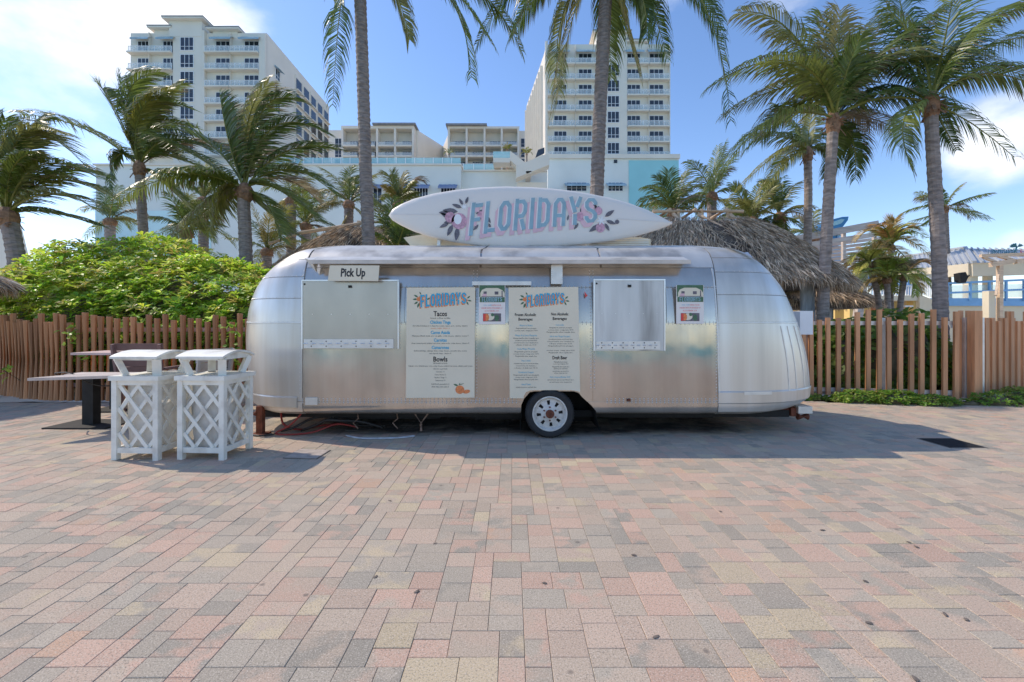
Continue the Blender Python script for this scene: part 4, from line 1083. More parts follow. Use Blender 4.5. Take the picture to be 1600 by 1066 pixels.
# ------------------------------------------------------------------ surfboard sign on the roof
YB = 6.28
bx = lambda px: (px - 800) * YB / FP
bz = lambda py: H + (505 - py) * YB / FP
SB = thing('surfboard_sign', 'white surfboard roof sign lettered FLORIDAYS in blue and pink', 'sign', (bx(830), YB, bz(386)))
top = [(606, 336), (612, 327), (625, 319), (645, 310.5), (675, 302.5), (710, 296.5), (750, 292.5), (790, 291), (830, 292), (870, 295), (910, 300), (950, 308), (985, 317.5), (1015, 329), (1037, 340), (1052, 348)]
bot = [(1048, 351.5), (1030, 358.5), (1000, 367.5), (960, 375.5), (915, 381.5), (870, 385.5), (825, 387.2), (780, 386), (740, 382.8), (705, 377.5), (672, 370), (645, 361), (625, 351.5), (612, 343.5)]
ol = [(bx(a), bz(c)) for a, c in top + bot]
cx0, cz0 = bx(825), bz(339)
rings = [(1.0, .035), (.995, .008), (.97, -.012), (.9, -.026), (.75, -.036), (.5, -.042), (.25, -.044)]
b = MB(); n = len(ol); V = []
for k, d in rings:
    for x, z in ol: V.append((cx0 + (x - cx0) * k, YB + d, cz0 + (z - cz0) * k))
F = [(j*n+(i+1) % n, j*n+i, (j+1)*n+i, (j+1)*n+(i+1) % n) for j in range(len(rings) - 1) for i in range(n)]
F.append(tuple((len(rings)-1)*n + i for i in range(n)))
o = len(V)
for k, d in ((.97, .06), (.8, .075)):
    for x, z in ol: V.append((cx0 + (x - cx0) * k, YB + d, cz0 + (z - cz0) * k))
F += [(i, (i+1) % n, o+(i+1) % n, o+i) for i in range(n)] + [(o+i, o+(i+1) % n, o+n+(i+1) % n, o+n+i) for i in range(n)] + [tuple(o + n + i for i in range(n - 1, -1, -1))]
b.add(V, F); bd = b.build('board', M_SURF, SB); smooth_by_angle(bd, 60)
yf = YB - .0475
st_ = MB(); st_.box(bx(612), bx(1046), yf + .001, yf + .003, bz(341.2), bz(340.7)) if False else None
def fm(u, v_):
    xl = 733 + 5 * v_; xr = 933 + 1 * v_
    px = xl + (xr - xl) * u + 0
    tp = 318.5 - 9.5 * math.sin(min(1, u * 1.25) * math.pi / 2) + 3 * max(0, u - .8) * 2; bt = 368.5 - 20 * max(0, u) ** .85
    return bx(px), bz(bt + (tp - bt) * v_)
def fm_sh(u, v_):
    x, z = fm(u, v_); return x - .048, z - .062 + .006 * u
art = MB()
for (px, py, ang, L) in ((703, 342, 150, 16), (706, 336, 172, 20), (702, 350, 205, 16), (708, 352, 245, 20), (716, 356, 262, 22), (724, 322, 120, 12), (728, 320, 70, 12), (722, 326, 160, 16), (716, 332, 175, 24), (712, 346, 190, 18), (744, 336, 30, 14), (760, 330, 70, 12), (760, 338, 300, 14), (748, 352, 230, 12), (764, 350, 290, 10)):
    leafp(art, bx(px), bz(py), R(ang), L * YB / FP, L * .36 * YB / FP, yf - .0006)
for (px, py, ang, L) in ((932, 327, 130, 12), (944, 340, 35, 18), (946, 346, -20, 16), (944, 350, -60, 14), (936, 352, 215, 20), (932, 336, 100, 14), (903, 350, 235, 12), (906, 334, 75, 10), (886, 346, 80, 9), (928, 330, 40, 10)):
    leafp(art, bx(px), bz(py), R(ang), L * YB / FP, L * .36 * YB / FP, yf - .0006)
art.build('painted_leaves', M_INK, SB, fix=False)
art = MB()
for (px, py, r) in ((704, 341, 8), (718, 347, 12), (752, 338, 6), (906, 340, 7), (937, 357, 7), (934, 331, 6)): ell(art, bx(px), bz(py), r * YB / FP, r * 1.05 * YB / FP, yf - .0011)
art.build('painted_fruit', M_PLUM, SB, fix=False)
art = MB()
for i in range(6):
    leafp(art, bx(938), bz(346), R(i * 60 + 10), 7.5 * YB / FP, 2.6 * YB / FP, yf - .0018 - i * .0001); leafp(art, bx(726), bz(325), R(i * 60), 5 * YB / FP, 2 * YB / FP, yf - .0018 - i * .0001)
ell(art, bx(716), bz(344), 6 * YB / FP, 8 * YB / FP, yf - .0016)
art.build('painted_blossom', M_WHITEP, SB, fix=False)
word_mark(fm_sh, yf - .0026, .23).build('letter_shadow', M_PINK, SB, fix=False)
def fm_hl(u, v_):
    x, z = fm(u, v_); return x - .010, z + .004
word_mark(fm_hl, yf - .0036, .235).build('letter_outline', mat('letter_pale', (.64, .60, .57), .5, 0, .02), SB, fix=False)
for lb in word_mark(fm, yf - .0046, .19, each=True): lb.build('letter', M_SKYB, SB, fix=False)
b = MB(); ell(b, bx(963), bz(348), .03, .03, yf - .0006); b.build('leash_plug', M_INK, SB, fix=False)
b = MB()
for (a, c) in (((610, 335.8), (690, 336.4)), ((962, 343), (1049, 348.2))):
    x0, z0_, x1, z1_ = bx(a[0]), bz(a[1]), bx(c[0]), bz(c[1]); b.add([(x0, yf + .0005, z0_ - .002), (x1, yf + .0005, z1_ - .002), (x1, yf + .0005, z1_ + .003), (x0, yf + .0005, z0_ + .003)], [(0, 1, 2, 3)])
b.build('stringer', mat('stringer_wood', (.55, .53, .50), .5), SB, fix=False)
for px in (684, 920):
    MB().box(bx(px) - .022, bx(px) + .022, YB + .08, YB + .13, 2.42, bz(345)).build('bracket', M_PLATE, SB)
    MB().bar((bx(px), YB + .131, bz(352)), (bx(px), YB + .22, 2.56), .04, .04).build('brace', M_PLATE, SB)

# ------------------------------------------------------------------ signs on the trailer side
def board(poly, y, th):
    b = MB(); b.prism([(x, y, z) for x, z in poly], (0, th, 0)); return b
YQ = 5.525
qx = lambda px: (px - 800) * YQ / FP
qz = lambda py: H + (505 - py) * YQ / FP
K = YQ / FP
# pick-up sign hung from the ledge
YU = 5.425
ux = lambda px: (px - 800) * YU / FP
uz = lambda py: H + (505 - py) * YU / FP
P = thing('pickup_sign', 'cream hanging sign lettered Pick Up under the awning ledge', 'sign', (ux(553), YU, uz(440)))
board([(ux(512.5), uz(439)), (ux(591), uz(439.5)), (ux(593), uz(415)), (ux(515.5), uz(415))], YU - .006, .01).build('panel', M_CREAM, P)
b = MB(); put_text(b, 'Pick Up', .135, ux(551.5), YU - .0075, uz(432), .70, 'CENTER', .10, None, .0045); b.build('lettering', M_BLACK, P, fix=False)

def menu(label, poly, loc_px):
    o = thing('menu_board', label, 'menu board', (qx(loc_px[0]), YQ, qz(loc_px[1]))); board(poly, YQ, .012).build('panel', M_CREAM, o); return o
YT = YQ - .002
def logo(parent, px0, px1, py0, py1, sl):
    def f(u, v_):
        px = px0 + (px1 - px0) * u + 2 * v_ * 0; tp = py0 + (2.5 - 4 * math.sin(min(1, u * 1.2) * 1.57)); bt = py1 - sl * u
        return qx(px), qz(bt + (tp - bt) * v_)
    def fs(u, v_):
        x, z = f(u, v_); return x - .010, z - .014
    a = MB(); w = px1 - px0
    for (dx, dy, ang, L) in ((-4, 6, 150, 7), (-5, 9, 185, 7), (-4, 13, 215, 7), (-2, 15, 250, 8), (1, 2, 120, 5), (w + 1, 8, 40, 6), (w + 2, 11, -10, 6), (w, 13, -60, 6), (10, 10, 30, 6), (w - 16, 12, 60, 5)):
        leafp(a, qx(px0 + dx), qz(py0 + dy), R(ang), L * K, L * .4 * K, YT - .0004)
    a.build('painted_leaves', M_GREENP, parent, fix=False)
    a = MB()
    for (dx, dy, r) in ((-3, 9, 3.2), (2, 11, 3.6), (w - 1, 11, 2.6)): ell(a, qx(px0 + dx), qz(py0 + dy), r * K, r * K, YT - .0008)
    a.build('painted_fruit', M_ORANGE, parent, fix=False)
    word_mark(fs, YT - .0014, .24).build('letter_shadow', M_ORANGE, parent, fix=False)
    word_mark(f, YT - .0022, .22).build('lettering', M_BLUE, parent, fix=False)
def lines(parent, rows, cx, m, name='lettering', bold=False):
    b = MB()
    for (txt, py, h, wpx) in rows:
        vs, fs = text_geo(txt, 1.0, 'CENTER', 1 if h < 4 else 2, .022 if bold else 0); w = max(q[0] for q in vs) - min(q[0] for q in vs); sc = h * K / .73; sxx = wpx * K / (w * sc)
        g = [(qx(cx) + q[0] * sc * sxx, YT - .0006, qz(py) + q[1] * sc) for q in vs]; b.add(g, fs)
    return b.build(name, m, parent, fix=False)
mn = menu('tall cream menu board listing Tacos and Bowls with an orange in its corner', [(qx(634), qz(622)), (qx(741.5), qz(621.5)), (qx(742.5), qz(449)), (qx(635.5), qz(449.5))], (688, 622))
logo(mn, 657, 729, 458.5, 480, 6)
lines(mn, [('Tacos', 494, 8, 21), ('Bowls', 565, 8, 22)], 688, M_BLACK, bold=True)
lines(mn, [('Chicken Tinga', 506, 5.2, 32), ('Carne Asada', 522, 5.2, 30), ('Carnitas', 534, 5.2, 20), ('Camarones', 545.5, 5.2, 27)], 688, M_BLUE, bold=True)
lines(mn, [('Served on flour tortillas', 498.3, 2.4, 31), ('Shredded chicken in a chipotle tomato sauce, pico, crema, cilantro', 510.3, 2.2, 86), ('Marinated flank steak, pico de gallo, cotija cheese, cilantro crema 7', 526, 2.2, 88), ('Slow roasted pork, pickled red onion, salsa verde, cotija cheese, cilantro 7', 537.5, 2.2, 90), ('Grilled shrimp, cabbage slaw, cotija cheese, avocado lime crema', 549.3, 2.2, 83), ('and chipotle mayo, cilantro 8', 553.3, 2.2, 34), ('All bowls include', 568.7, 2.4, 22), ('Cilantro rice, black beans, corn, cotija cheese, pickled red onion, cilantro and crema', 573, 2.2, 100), ('Choose a protein', 577.5, 2.4, 22), ('Carnitas 11', 582, 2.2, 13), ('Carne Asada 12', 586.5, 2.2, 18), ('Chicken Tinga 11', 591, 2.2, 19), ('Camarones 13', 595.5, 2.2, 16), ('Add fresh guacamole 2', 601.3, 2.4, 28), ('Add chips and salsa 5', 605.5, 2.4, 27)], 688, M_BLACK)
lines(mn, [('tomato, radish, cilantro 6', 514, 2.2, 29)], 688, M_ORANGE)
b = MB(); ell(b, qx(718.5), qz(609), 7 * K, 6.6 * K, YT - .0006); ell(b, qx(729), qz(612), 5.5 * K, 3 * K, YT - .0012, R(12)); b.build('painted_orange', M_ORANGE, mn, fix=False)
b = MB(); leafp(b, qx(716), qz(603), R(160), 8 * K, 3 * K, YT - .0016); leafp(b, qx(717), qz(602), R(60), 4 * K, 1.5 * K, YT - .0016); leafp(b, qx(717), qz(602), R(20), 9 * K, 1 * K, YT - .0018); b.build('painted_leaves', M_GREENP, mn, fix=False)

wy = lambda z: z
arch = [(qx(818.0), qz(622.5)), (qx(818.5), qz(619)), (qx(822), qz(613)), (qx(828), qz(610.5)), (qx(836), qz(609.8)), (qx(893), qz(609.8)), (qx(900), qz(611)), (qx(906.5), qz(612.5))]
mn = menu('tall cream menu board of drinks, notched at the bottom by the wheel opening', [(qx(796.5), qz(622.5))] + arch + [(qx(903.5), qz(448.5)), (qx(794.5), qz(449.5))], (850, 622))
logo(mn, 823, 882, 459, 479, 6)
lines(mn, [('Frozen Alcoholic', 494, 4.6, 33), ('Beverages', 501, 4.6, 22)], 821, M_BLACK, bold=True)
lines(mn, [('Non Alcoholic', 493, 4.6, 27), ('Beverages', 500, 4.6, 22), ('Draft Beer', 561.5, 5.4, 23)], 874.5, M_BLACK, bold=True)
lines(mn, [("Miami in Ruins", 510, 2.8, 20), ('Mango Key Lime Margarita', 525.5, 2.8, 34), ('Guava Mango Margarita', 546.5, 2.8, 28), ('Pina Colada', 565, 2.8, 14), ('Strawberry Daiquiri', 583, 2.8, 24), ('Island Twist', 602, 2.8, 14)], 822, M_BLUE)
lines(mn, [('Lemonade', 509, 2.8, 12), ('Hit in the Virgin Daiquiri', 527, 2.8, 31), ('Add a topped floater 5.00', 590.5, 2.8, 32)], 875, M_BLUE)
def filler(p, cx, ys, m=M_BLACK, w=40):
    tx = ['Margaritaville gold rum, pineapple', 'coconut cream, orange juice 14.00', 'Margaritaville silver tequila, lime', 'strawberry puree and fresh lime', 'served frozen over crushed ice', 'a floater of dark rum 15.00']
    lines(p, [(tx[i % 6], y_, 1.9, w * (.8 + .2 * ((i * 7) % 5) / 4)) for i, y_ in enumerate(ys)], cx, m)
filler(mn, 822, (514, 517.5, 529.5, 533, 536.5, 540, 550.5, 554, 557.5, 569, 572.5, 576, 587, 590.5, 594, 606))
filler(mn, 876, (513, 516.5, 520, 531, 534.5, 538, 541.5, 548.5, 552, 594.5, 598), w=44)
filler(mn, 876, (566.5, 569.5, 574, 577, 581, 584), w=26)

def poster(label, px0, py0, px1, py1):
    o = thing('paper_poster', label, 'poster', (qx((px0 + px1) / 2), YQ, qz(py1)), 'white paper posters with a food truck picture')
    board([(qx(px0), qz(py1)), (qx(px1), qz(py1)), (qx(px1), qz(py0)), (qx(px0), qz(py0))], YQ + .006, .005).build('sheet', M_PAPER, o)
    y = YQ + .004; w = px1 - px0
    def rect(b, a, c, e, f, k=0): b.add([(qx(px0 + a * w), y - k, qz(py0 + c * 60)), (qx(px0 + e * w), y - k, qz(py0 + c * 60)), (qx(px0 + e * w), y - k, qz(py0 + f * 60)), (qx(px0 + a * w), y - k, qz(py0 + f * 60))], [(0, 3, 2, 1)])
    b = MB(); rect(b, .02, 0, .98, .30); b.build('picture', M_GREENP, o, fix=False)
    b = MB(); pts = [(.06, .30), (.06, .20), (.12, .12), (.28, .07), (.72, .07), (.9, .13), (.97, .2), (.97, .30)]
    b.add([(qx(px0 + a * w), y - .0006, qz(py0 + c * 60)) for a, c in pts], [tuple(range(len(pts)))[::-1]]); b.build('picture_truck', M_CREAM, o, fix=False)
    b = MB(); rect(b, .18, .16, .30, .22, .0012); rect(b, .60, .16, .74, .24, .0012); rect(b, .86, .14, .9, .3, .0012); rect(b, .1, .285, .92, .30, .0012); b.build('picture_window', M_INK, o, fix=False)
    b = MB(); rect(b, .14, .22, .30, .285, .0016); b.build('picture_menu', M_PINK, o, fix=False)
    f = lambda u, v_: (qx(px0 + (.12 + .76 * u) * w), qz(py0 + 60 * (.435 - .02 * u - .12 * v_)))
    b = MB(); rect(b, .04, .31, .98, .44, .0004); b.build('logo_ground', M_GREENP, o, fix=False)
    word_mark(f, y - .001, .22).build('lettering', M_SKYB, o, fix=False)
    lines(o, [('10% OFF', py0 + 32.2, 2.2, 12)], px0 + .33 * w, M_BLUE)
    lines(o, [('WITH YOUR', py0 + 32.2, 2.2, 15)], px0 + .66 * w, M_RED)
    lines(o, [('ORDER WITH PURCHASE OF', py0 + 36.6, 2.2, 33), ('A SOUVENIR CUP', py0 + 41, 2.2, 22)], px0 + .49 * w, M_RED)
    rect_ = MB(); rect(rect_, .16, .73, .84, .94); rect_.build('picture', M_INK, o, fix=False)
    b = MB(); ell(b, qx(px0 + .42 * w), qz(py0 + 49.5), .055, .042, y - .0008); b.build('picture_food', M_CREAM, o, fix=False)
    b = MB(); ell(b, qx(px0 + .30 * w), qz(py0 + 50), .03, .045, y - .0012); b.build('picture_food', M_ORANGE, o, fix=False)
    b = MB(); ell(b, qx(px0 + .68 * w), qz(py0 + 51), .026, .04, y - .0012); ell(b, qx(px0 + .52 * w), qz(py0 + 46), .02, .02, y - .0014); b.build('picture_food', M_GREENP, o, fix=False)
    b = MB(); rect(b, .17, .74, .26, .93, .0016); b.build('picture_food', M_RED, o, fix=False)
    return o
poster('small white poster stuck between the two menu boards', 748, 446, 789.5, 507)
poster('small white poster stuck right of the bare scuffed hatch', 1057, 445.5, 1100, 506)
#@PROPS
# ------------------------------------------------------------------ two white lattice litter bins
def lattice(parent, w, zlo, zhi, place):
    hgt = zhi - zlo; pitch = .200; sl = 1.28; wd = .036; k = 0
    for sgn in (1, -1):
        c = -hgt / sl - w
        while c < w + hgt / sl:
            # line x = c + sgn * z / sl, clipped to 0..w, 0..hgt
            z0_, z1_ = 0, hgt; x_at = lambda z: c + sgn * z / sl
            za = (0 - c) * sl * sgn; zb = (w - c) * sl * sgn
            lo, hi = max(0, min(za, zb)), min(hgt, max(za, zb))
            if hi - lo > .05:
                o = .006 if sgn > 0 else -.006
                p, q = place(x_at(lo) - w / 2, zlo + lo, o), place(x_at(hi) - w / 2, zlo + hi, o)
                nn = place(0, 0, 1) - place(0, 0, 0)
                MB().bar(p, q, wd, .011, up=nn).build('slat', M_CANW, parent, local=True)
            c += pitch
def litter_bin(loc, rz, label):
    t = thing('litter_bin', label, 'litter bin', loc, 'white lattice litter bins', rz); w = .44; d = .43; h = .865
    L_ = lambda b, n, m=M_CANW, p=None: b.build(n, m, p or t, local=True)
    for ax in (-1, 1):
        for ay in (-1, 1):
            L_(MB().box(ax * w/2 - .027, ax * w/2 + .027, ay * d/2 - .027, ay * d/2 + .027, 0, h - .052), 'post')
    for ay in (-1, 1):
        L_(MB().box(-w/2 + .028, w/2 - .028, ay * d/2 - .018, ay * d/2 + .018, .07, .125), 'rail'); L_(MB().box(-w/2 + .028, w/2 - .028, ay * d/2 - .018, ay * d/2 + .018, h - .10, h - .053), 'rail')
    for ax in (-1, 1):
        L_(MB().box(ax * w/2 - .018, ax * w/2 + .018, -d/2 + .028, d/2 - .028, .07, .125), 'rail'); L_(MB().box(ax * w/2 - .018, ax * w/2 + .018, -d/2 + .028, d/2 - .028, h - .10, h - .053), 'rail')
    zl, zh = .125, h - .10; ww = w - .054; dd = d - .054
    lattice(t, ww, zl, zh, lambda u, z, o: Vector((u, -d/2 + o, z))); lattice(t, ww, zl, zh, lambda u, z, o: Vector((u, d/2 - o, z)))
    lattice(t, dd, zl, zh, lambda u, z, o: Vector((w/2 - o, u, z))); lattice(t, dd, zl, zh, lambda u, z, o: Vector((-w/2 + o, u, z)))
    b = MB(); rim_o, rim_i = .045, .12
    for (x0, x1, y0, y1) in ((-w/2 - rim_o, w/2 + rim_o, -d/2 - rim_o, -d/2 + rim_i), (-w/2 - rim_o, w/2 + rim_o, d/2 - rim_i, d/2 + rim_o), (-w/2 - rim_o, -w/2 + rim_i, -d/2 + rim_i, d/2 - rim_i), (w/2 - rim_i, w/2 + rim_o, -d/2 + rim_i, d/2 - rim_i)):
        b.box(x0, x1, y0, y1, h - .052, h - .005)
    L_(b, 'top_ledge')
    # liner with soft creases
    b = MB(); V = []; rnd = random.Random(3 if loc[0] > -3.4 else 4); nn = 28; zs_ = [.10, .14, .25, .4, .55, .7, .78, .82]
    for z in zs_:
        k = .86 + .10 * min(1, (z - .1) / .25)
        for i in range(nn):
            a = 2 * math.pi * i / nn; c, s_ = math.cos(a), math.sin(a); r = .20 / max(abs(c), abs(s_)) ** .75
            r *= k * (1 + .03 * math.sin(i * 2.4 + z * 9) + rnd.uniform(-.02, .02)); V.append((c * r * .93, s_ * r * .93, z))
    F = [(j*nn+i, j*nn+(i+1) % nn, (j+1)*nn+(i+1) % nn, (j+1)*nn+i) for j in range(len(zs_)-1) for i in range(nn)] + [tuple(range(nn-1, -1, -1))]
    b.add(V, F); o = b.build('liner', M_LINER, t, smooth=True, local=True)
    # lid: four raked legs and an arched cover (arch seen from the sides)
    hl = 1.035
    for ax in (-1, 1):
        for ay in (-1, 1):
            L_(MB().bar((ax * (w/2 - .05), ay * (d/2 - .06), h - .005), (ax * (w/2 - .008), ay * (d/2 + .0), hl), .075, .05), 'lid_leg')
    b = MB(); m = 12; Wl = w/2 + .03; Dl = d/2 + .045; V = []
    for i in range(m + 1):
        y = -Dl + 2 * Dl * i / m; z = hl + .002 + .055 * (1 - (y / Dl) ** 2)
        V += [(-Wl, y, z), (Wl, y, z), (Wl, y, z + .022), (-Wl, y, z + .022)]
    F = [(0, 1, 2, 3), (m*4+3, m*4+2, m*4+1, m*4)] + [(i*4+k, (i+1)*4+k, (i+1)*4+(k+1) % 4, i*4+(k+1) % 4) for i in range(m) for k in range(4)]
    b.add(V, F); o = L_(b, 'lid'); 
    for ax in (-1, 1):
        V = []; 
        for i in range(m + 1):
            y = -Dl + .02 + 2 * (Dl - .02) * i / m; V.append((ax * (Wl - .03), y, hl + .001 + .055 * (1 - (y / Dl) ** 2)))
        e = MB(); e.prism(V + [(ax * (Wl - .03), Dl - .02, hl - .012), (ax * (Wl - .03), -Dl + .02, hl - .012)], (-ax * .03, 0, 0)); L_(e, 'lid_side')
    for ay in (-1, 1): L_(MB().box(-Wl + .062, Wl - .062, ay * (Dl - .03) - .015, ay * (Dl - .03) + .015, hl - .014, hl + .001), 'lid_bar')
    return t
def bin_at(pxl, pyl, pxr, pyr, label):
    a = g_(pxl, pyl, 0); c = g_(pxr, pyr, 0); d = (c - a); rz = math.atan2(d.y, d.x); n = Vector((-math.sin(rz), math.cos(rz), 0))
    ctr = (a + c) / 2 + n * .215; return litter_bin((ctr.x, ctr.y, 0), rz, label)
bin_at(181, 718, 246, 719, 'white lattice litter bin left of its twin, in front of the table post')
bin_at(285, 717.5, 347, 718.5, 'white lattice litter bin right of its twin, nearest the silver trailer')

# ------------------------------------------------------------------ tables and chairs by the fence
def cafe_table(label, corners_px, z, leg_px, Zleg, post=True):
    P4 = []
    for (px, py) in corners_px:
        Y = FP * (H - z) / (py - 505); P4.append(Vector(((px - 800) * Y / FP, Y, z)))
    c = sum(P4, Vector()) / 4
    t = thing('cafe_table', label, 'table', (c.x, c.y, 0)); A, B_, C, D = P4; n = 6; th = .035
    for i in range(n):
        t0, t1 = (i + .04) / n, (i + .96) / n
        q = [A.lerp(D, t0), B_.lerp(C, t0), B_.lerp(C, t1), A.lerp(D, t1)]
        b = MB(); b.prism([v_ - Vector((0, 0, th)) for v_ in q], (0, 0, th)); b.build('plank', M_PLANKW, t)
    return t, c
t, c = cafe_table('long grey plank table with a black pedestal, left of the white bins', [(42, 591), (190, 586.5), (262, 581), (138, 583)], .735, None, None)
lx, ly = (143 - 800) * 6.25 / FP, 6.25
MB().box(lx - .075, lx + .075, ly - .06, ly + .06, .02, .70).build('post', M_DARK, t)
MB().box(lx - .42, lx + .42, ly - .26, ly + .30, .002, .020).build('base_plate', M_DARK, t)
MB().box(lx - .35, lx + .55, ly - .05, ly + .05, .66, .699).build('bracket', M_DARK, t)
MB().box(lx - .1, lx + .9, ly - .28, ly - .03, .700, .730).build('plank', M_PLANKW, t)
hose([(lx - .35, ly - .1, .69), (lx - .2, ly - .3, .745), (lx + .05, ly - .33, .745), (lx + .1, ly - .15, .60), (lx + .3, ly - .1, .55), (lx + .55, ly, .60), (lx + .5, ly + .1, .68)], .008, M_CABLE, 'power_cable', 'black cord looped over the edge of the grey plank table', 'cable')
Y2 = 7.35
tx = lambda px: (px - 800) * Y2 / FP
t2 = thing('high_table', 'high pinkish plank table standing along the brown fence behind the bins', 'table', (tx(265), Y2, 0))
for i in range(5):
    y = Y2 - .3 + i * .13; MB().box(tx(138), tx(392), y, y + .122, .905, .94).build('plank', mat('pinkish_plank', (.50, .36, .32), .65, 0, .15, 4, (.5, 3, 3)), t2)
for px in (180, 350):
    MB().box(tx(px) - .05, tx(px) + .05, Y2 - .05, Y2 + .05, .02, .904).build('post', M_DARK, t2); MB().box(tx(px) - .28, tx(px) + .28, Y2 - .25, Y2 + .25, .006, .02).build('base_plate', M_DARK, t2)
def slat_chair(label, loc, rz, m, sc):
    t = thing('slat_chair', label, 'chair', loc, 'slatted chairs by the high table', rz); w = .46 * sc
    for i in range(5): MB().box(-w/2, w/2, -.22 + i * .09, -.14 + i * .09, .44, .465).build('slat', m, t, local=True)
    for i in range(4):
        z = .60 + i * .105; y = .24 + (z - .5) * .25; MB().prism([(-w/2 - .02 * i, y, z), (w/2 + .02 * i, y, z), (w/2 + .02 * i, y + .02, z + .095), (-w/2 - .02 * i, y + .02, z + .095)], (0, .022, 0)).build('slat', m, t, local=True)
    for ax in (-1, 1):
        MB().bar((ax * w/2, .24, .0), (ax * (w/2 + .035), .40, 1.0), .04, .05).build('leg', m, t, local=True); MB().bar((ax * (w/2 + .01), -.22, 0), (ax * (w/2 + .01), -.2, .66), .04, .05).build('leg', m, t, local=True)
        MB().box(ax * (w/2 + .015) - .035, ax * (w/2 + .015) + .035, -.26, .30, .661, .69).build('arm', m, t, local=True)
    return t
slat_chair('brown slat-backed chair at the high table, seen above the bins', (tx(283), 6.85, 0), R(182), M_CHAIR, 1.25).scale = (1, 1, 1.1)
slat_chair('pale grey slatted chair next to the brown chair, behind the right bin', (tx(330), 7.05, 0), R(250), M_GREYCH, 1.0)

# ------------------------------------------------------------------ drain grate, cover plate, fallen leaves
Y0_, Y1_ = gz(700.5), gz(685.5); x0, x1 = (1462 - 800) * gz(694) / FP, (1520 - 800) * gz(694) / FP
t = thing('drain_grate', 'dark iron drain grate set in the paving inside the trailer shadow', 'drain grate', ((x0 + x1) / 2, (Y0_ + Y1_) / 2, 0))
MB().box(x0, x1, Y0_, Y1_, -.004, .0045).build('frame', M_IRON, t)
for i in range(14):
    xa = x0 + .02 + (x1 - x0 - .04) * i / 14; MB().box(xa, xa + .018, Y0_ + .02, Y1_ - .02, .0046, .010).build('bar', M_DARK, t)
Y0_, Y1_ = gz(718), gz(703)
t = thing('cover_plate', 'worn square access cover with dark edges between the bins and the trailer', 'cover plate', (-2.15, (Y0_ + Y1_) / 2, 0))
q = [g_(442, 716.5, 0), g_(495, 718, 0), g_(517, 704, 0), g_(468, 702.5, 0)]
b = MB(); b.prism([p + Vector((0, 0, .001)) for p in q], (0, 0, .0045)); b.build('rim', M_IRON, t)
c = sum(q, Vector()) / 4
b = MB(); b.prism([c + (p - c) * .95 + Vector((0, 0, .0056)) for p in q], (0, 0, .003)); b.build('plate', M_LID, t)
rnd = random.Random(8)
def leaf_disc(r, asp):
    b = MB(); n = 9; V = [(0, 0, .004)]
    for i in range(n):
        a = 2 * math.pi * i / n; rr = r * rnd.uniform(.8, 1.15); V.append((math.cos(a) * rr, math.sin(a) * rr * asp, .001 + rnd.uniform(0, .0015)))
    V += [(v_[0], v_[1], v_[2] - .0008) for v_ in V]
    F = [(0, 1 + i, 1 + (i + 1) % n) for i in range(n)] + [(n + 1, n + 2 + (i + 1) % n, n + 2 + i) for i in range(n)]
    b.add(V, F); return b.mesh('fallen_leaf', M_LEAFD)
lm = [leaf_disc(.017, .7), leaf_disc(.021, .4), leaf_disc(.013, .8)]
for i, (px, py) in enumerate(((587, 902), (651, 925), (851, 912), (990, 868), (1025, 996), (1352, 909), (1357, 974), (1477, 961), (1510, 969), (1430, 1061), (1285, 829), (1420, 848), (1432, 855), (609, 783), (1126, 800))):
    o = link('fallen_leaf', lm[i % 3], None, g_(px, py, .0025), (0, 0, rnd.uniform(0, 6))); tag(o, 'small dark fallen leaf lying flat on the paving', 'leaf', 'dark fallen leaves scattered over the paving')
#@FENCE
# ------------------------------------------------------------------ fences
def round_picket(r, h, n=7):
    b = MB(); b.tube([(0, 0, 0), (0, 0, h - .012), (0, 0, h)], [r, r * .98, r * .86], n); return b
def fence_run(t, path, pitch, z0, m, seed, kind, hmean, hvar):
    rnd = random.Random(seed); meshes = []
    for k in range(6):
        h = hmean + hvar * (k / 5 - .5) * 2
        if kind == 'round': me = round_picket(.050, h).mesh('picket', m)
        else:
            b = MB(); b.box(-.034, .034, -.028, .028, 0, h); me = b.mesh('picket', m)
        meshes.append(me)
    P = [Vector((x, y, 0)) for x, y in path]; seg = [(P[i+1] - P[i]).length for i in range(len(P) - 1)]; L = sum(seg); d = 0
    def at(dd):
        i = 0
        while i < len(seg) - 1 and dd > seg[i]: dd -= seg[i]; i += 1
        return P[i].lerp(P[i+1], dd / seg[i]), (P[i+1] - P[i]).normalized()
    while d < L:
        p, dr = at(d); f = d / L; ptc = pitch(f) if callable(pitch) else pitch
        link('picket', rnd.choice(meshes), t, p + Vector((0, 0, z0 + rnd.uniform(-.01, .01))) - base_of(t), (rnd.uniform(-.005, .005), rnd.uniform(-.006, .006), math.atan2(dr.y, dr.x) + rnd.uniform(-.05, .05)))
        d += ptc * rnd.uniform(.92, 1.08)
    return at, L
FL = thing('picket_fence', 'brown round-pole fence curving along the foot of the big green shrub', 'fence', (-6.5, 8.2, 0), 'wooden pole fences')
path = [(-14.5, 12.2), (-12.6, 10.4), (-11.4, 9.55), (-10.6, 9.1), (-9.7, 8.62), (-8.9, 8.3), (-8.0, 8.15), (-6.6, 8.15), (-5.2, 8.25), (-3.6, 8.35)]
fence_run(FL, path, lambda f: .112 if f < .62 else .14, 0, M_FENL, 21, 'round', 1.50, .085)
for z in (.28, 1.28):
    b = MB()
    for a, c in zip(path, path[1:]): b.bar((a[0], a[1] + .09, z), (c[0], c[1] + .09, z), .05, .07)
    o = b.build('rail', M_PLANKW, FL)
FR = thing('picket_fence', 'cedar coloured square-pole fence on pale rails in front of the sea grape hedge', 'fence', (6, 8.4, 0), 'wooden pole fences')
path = [(3.3, 8.75), (5.7, 8.62), (6.6, 8.45), (8.0, 8.16)]
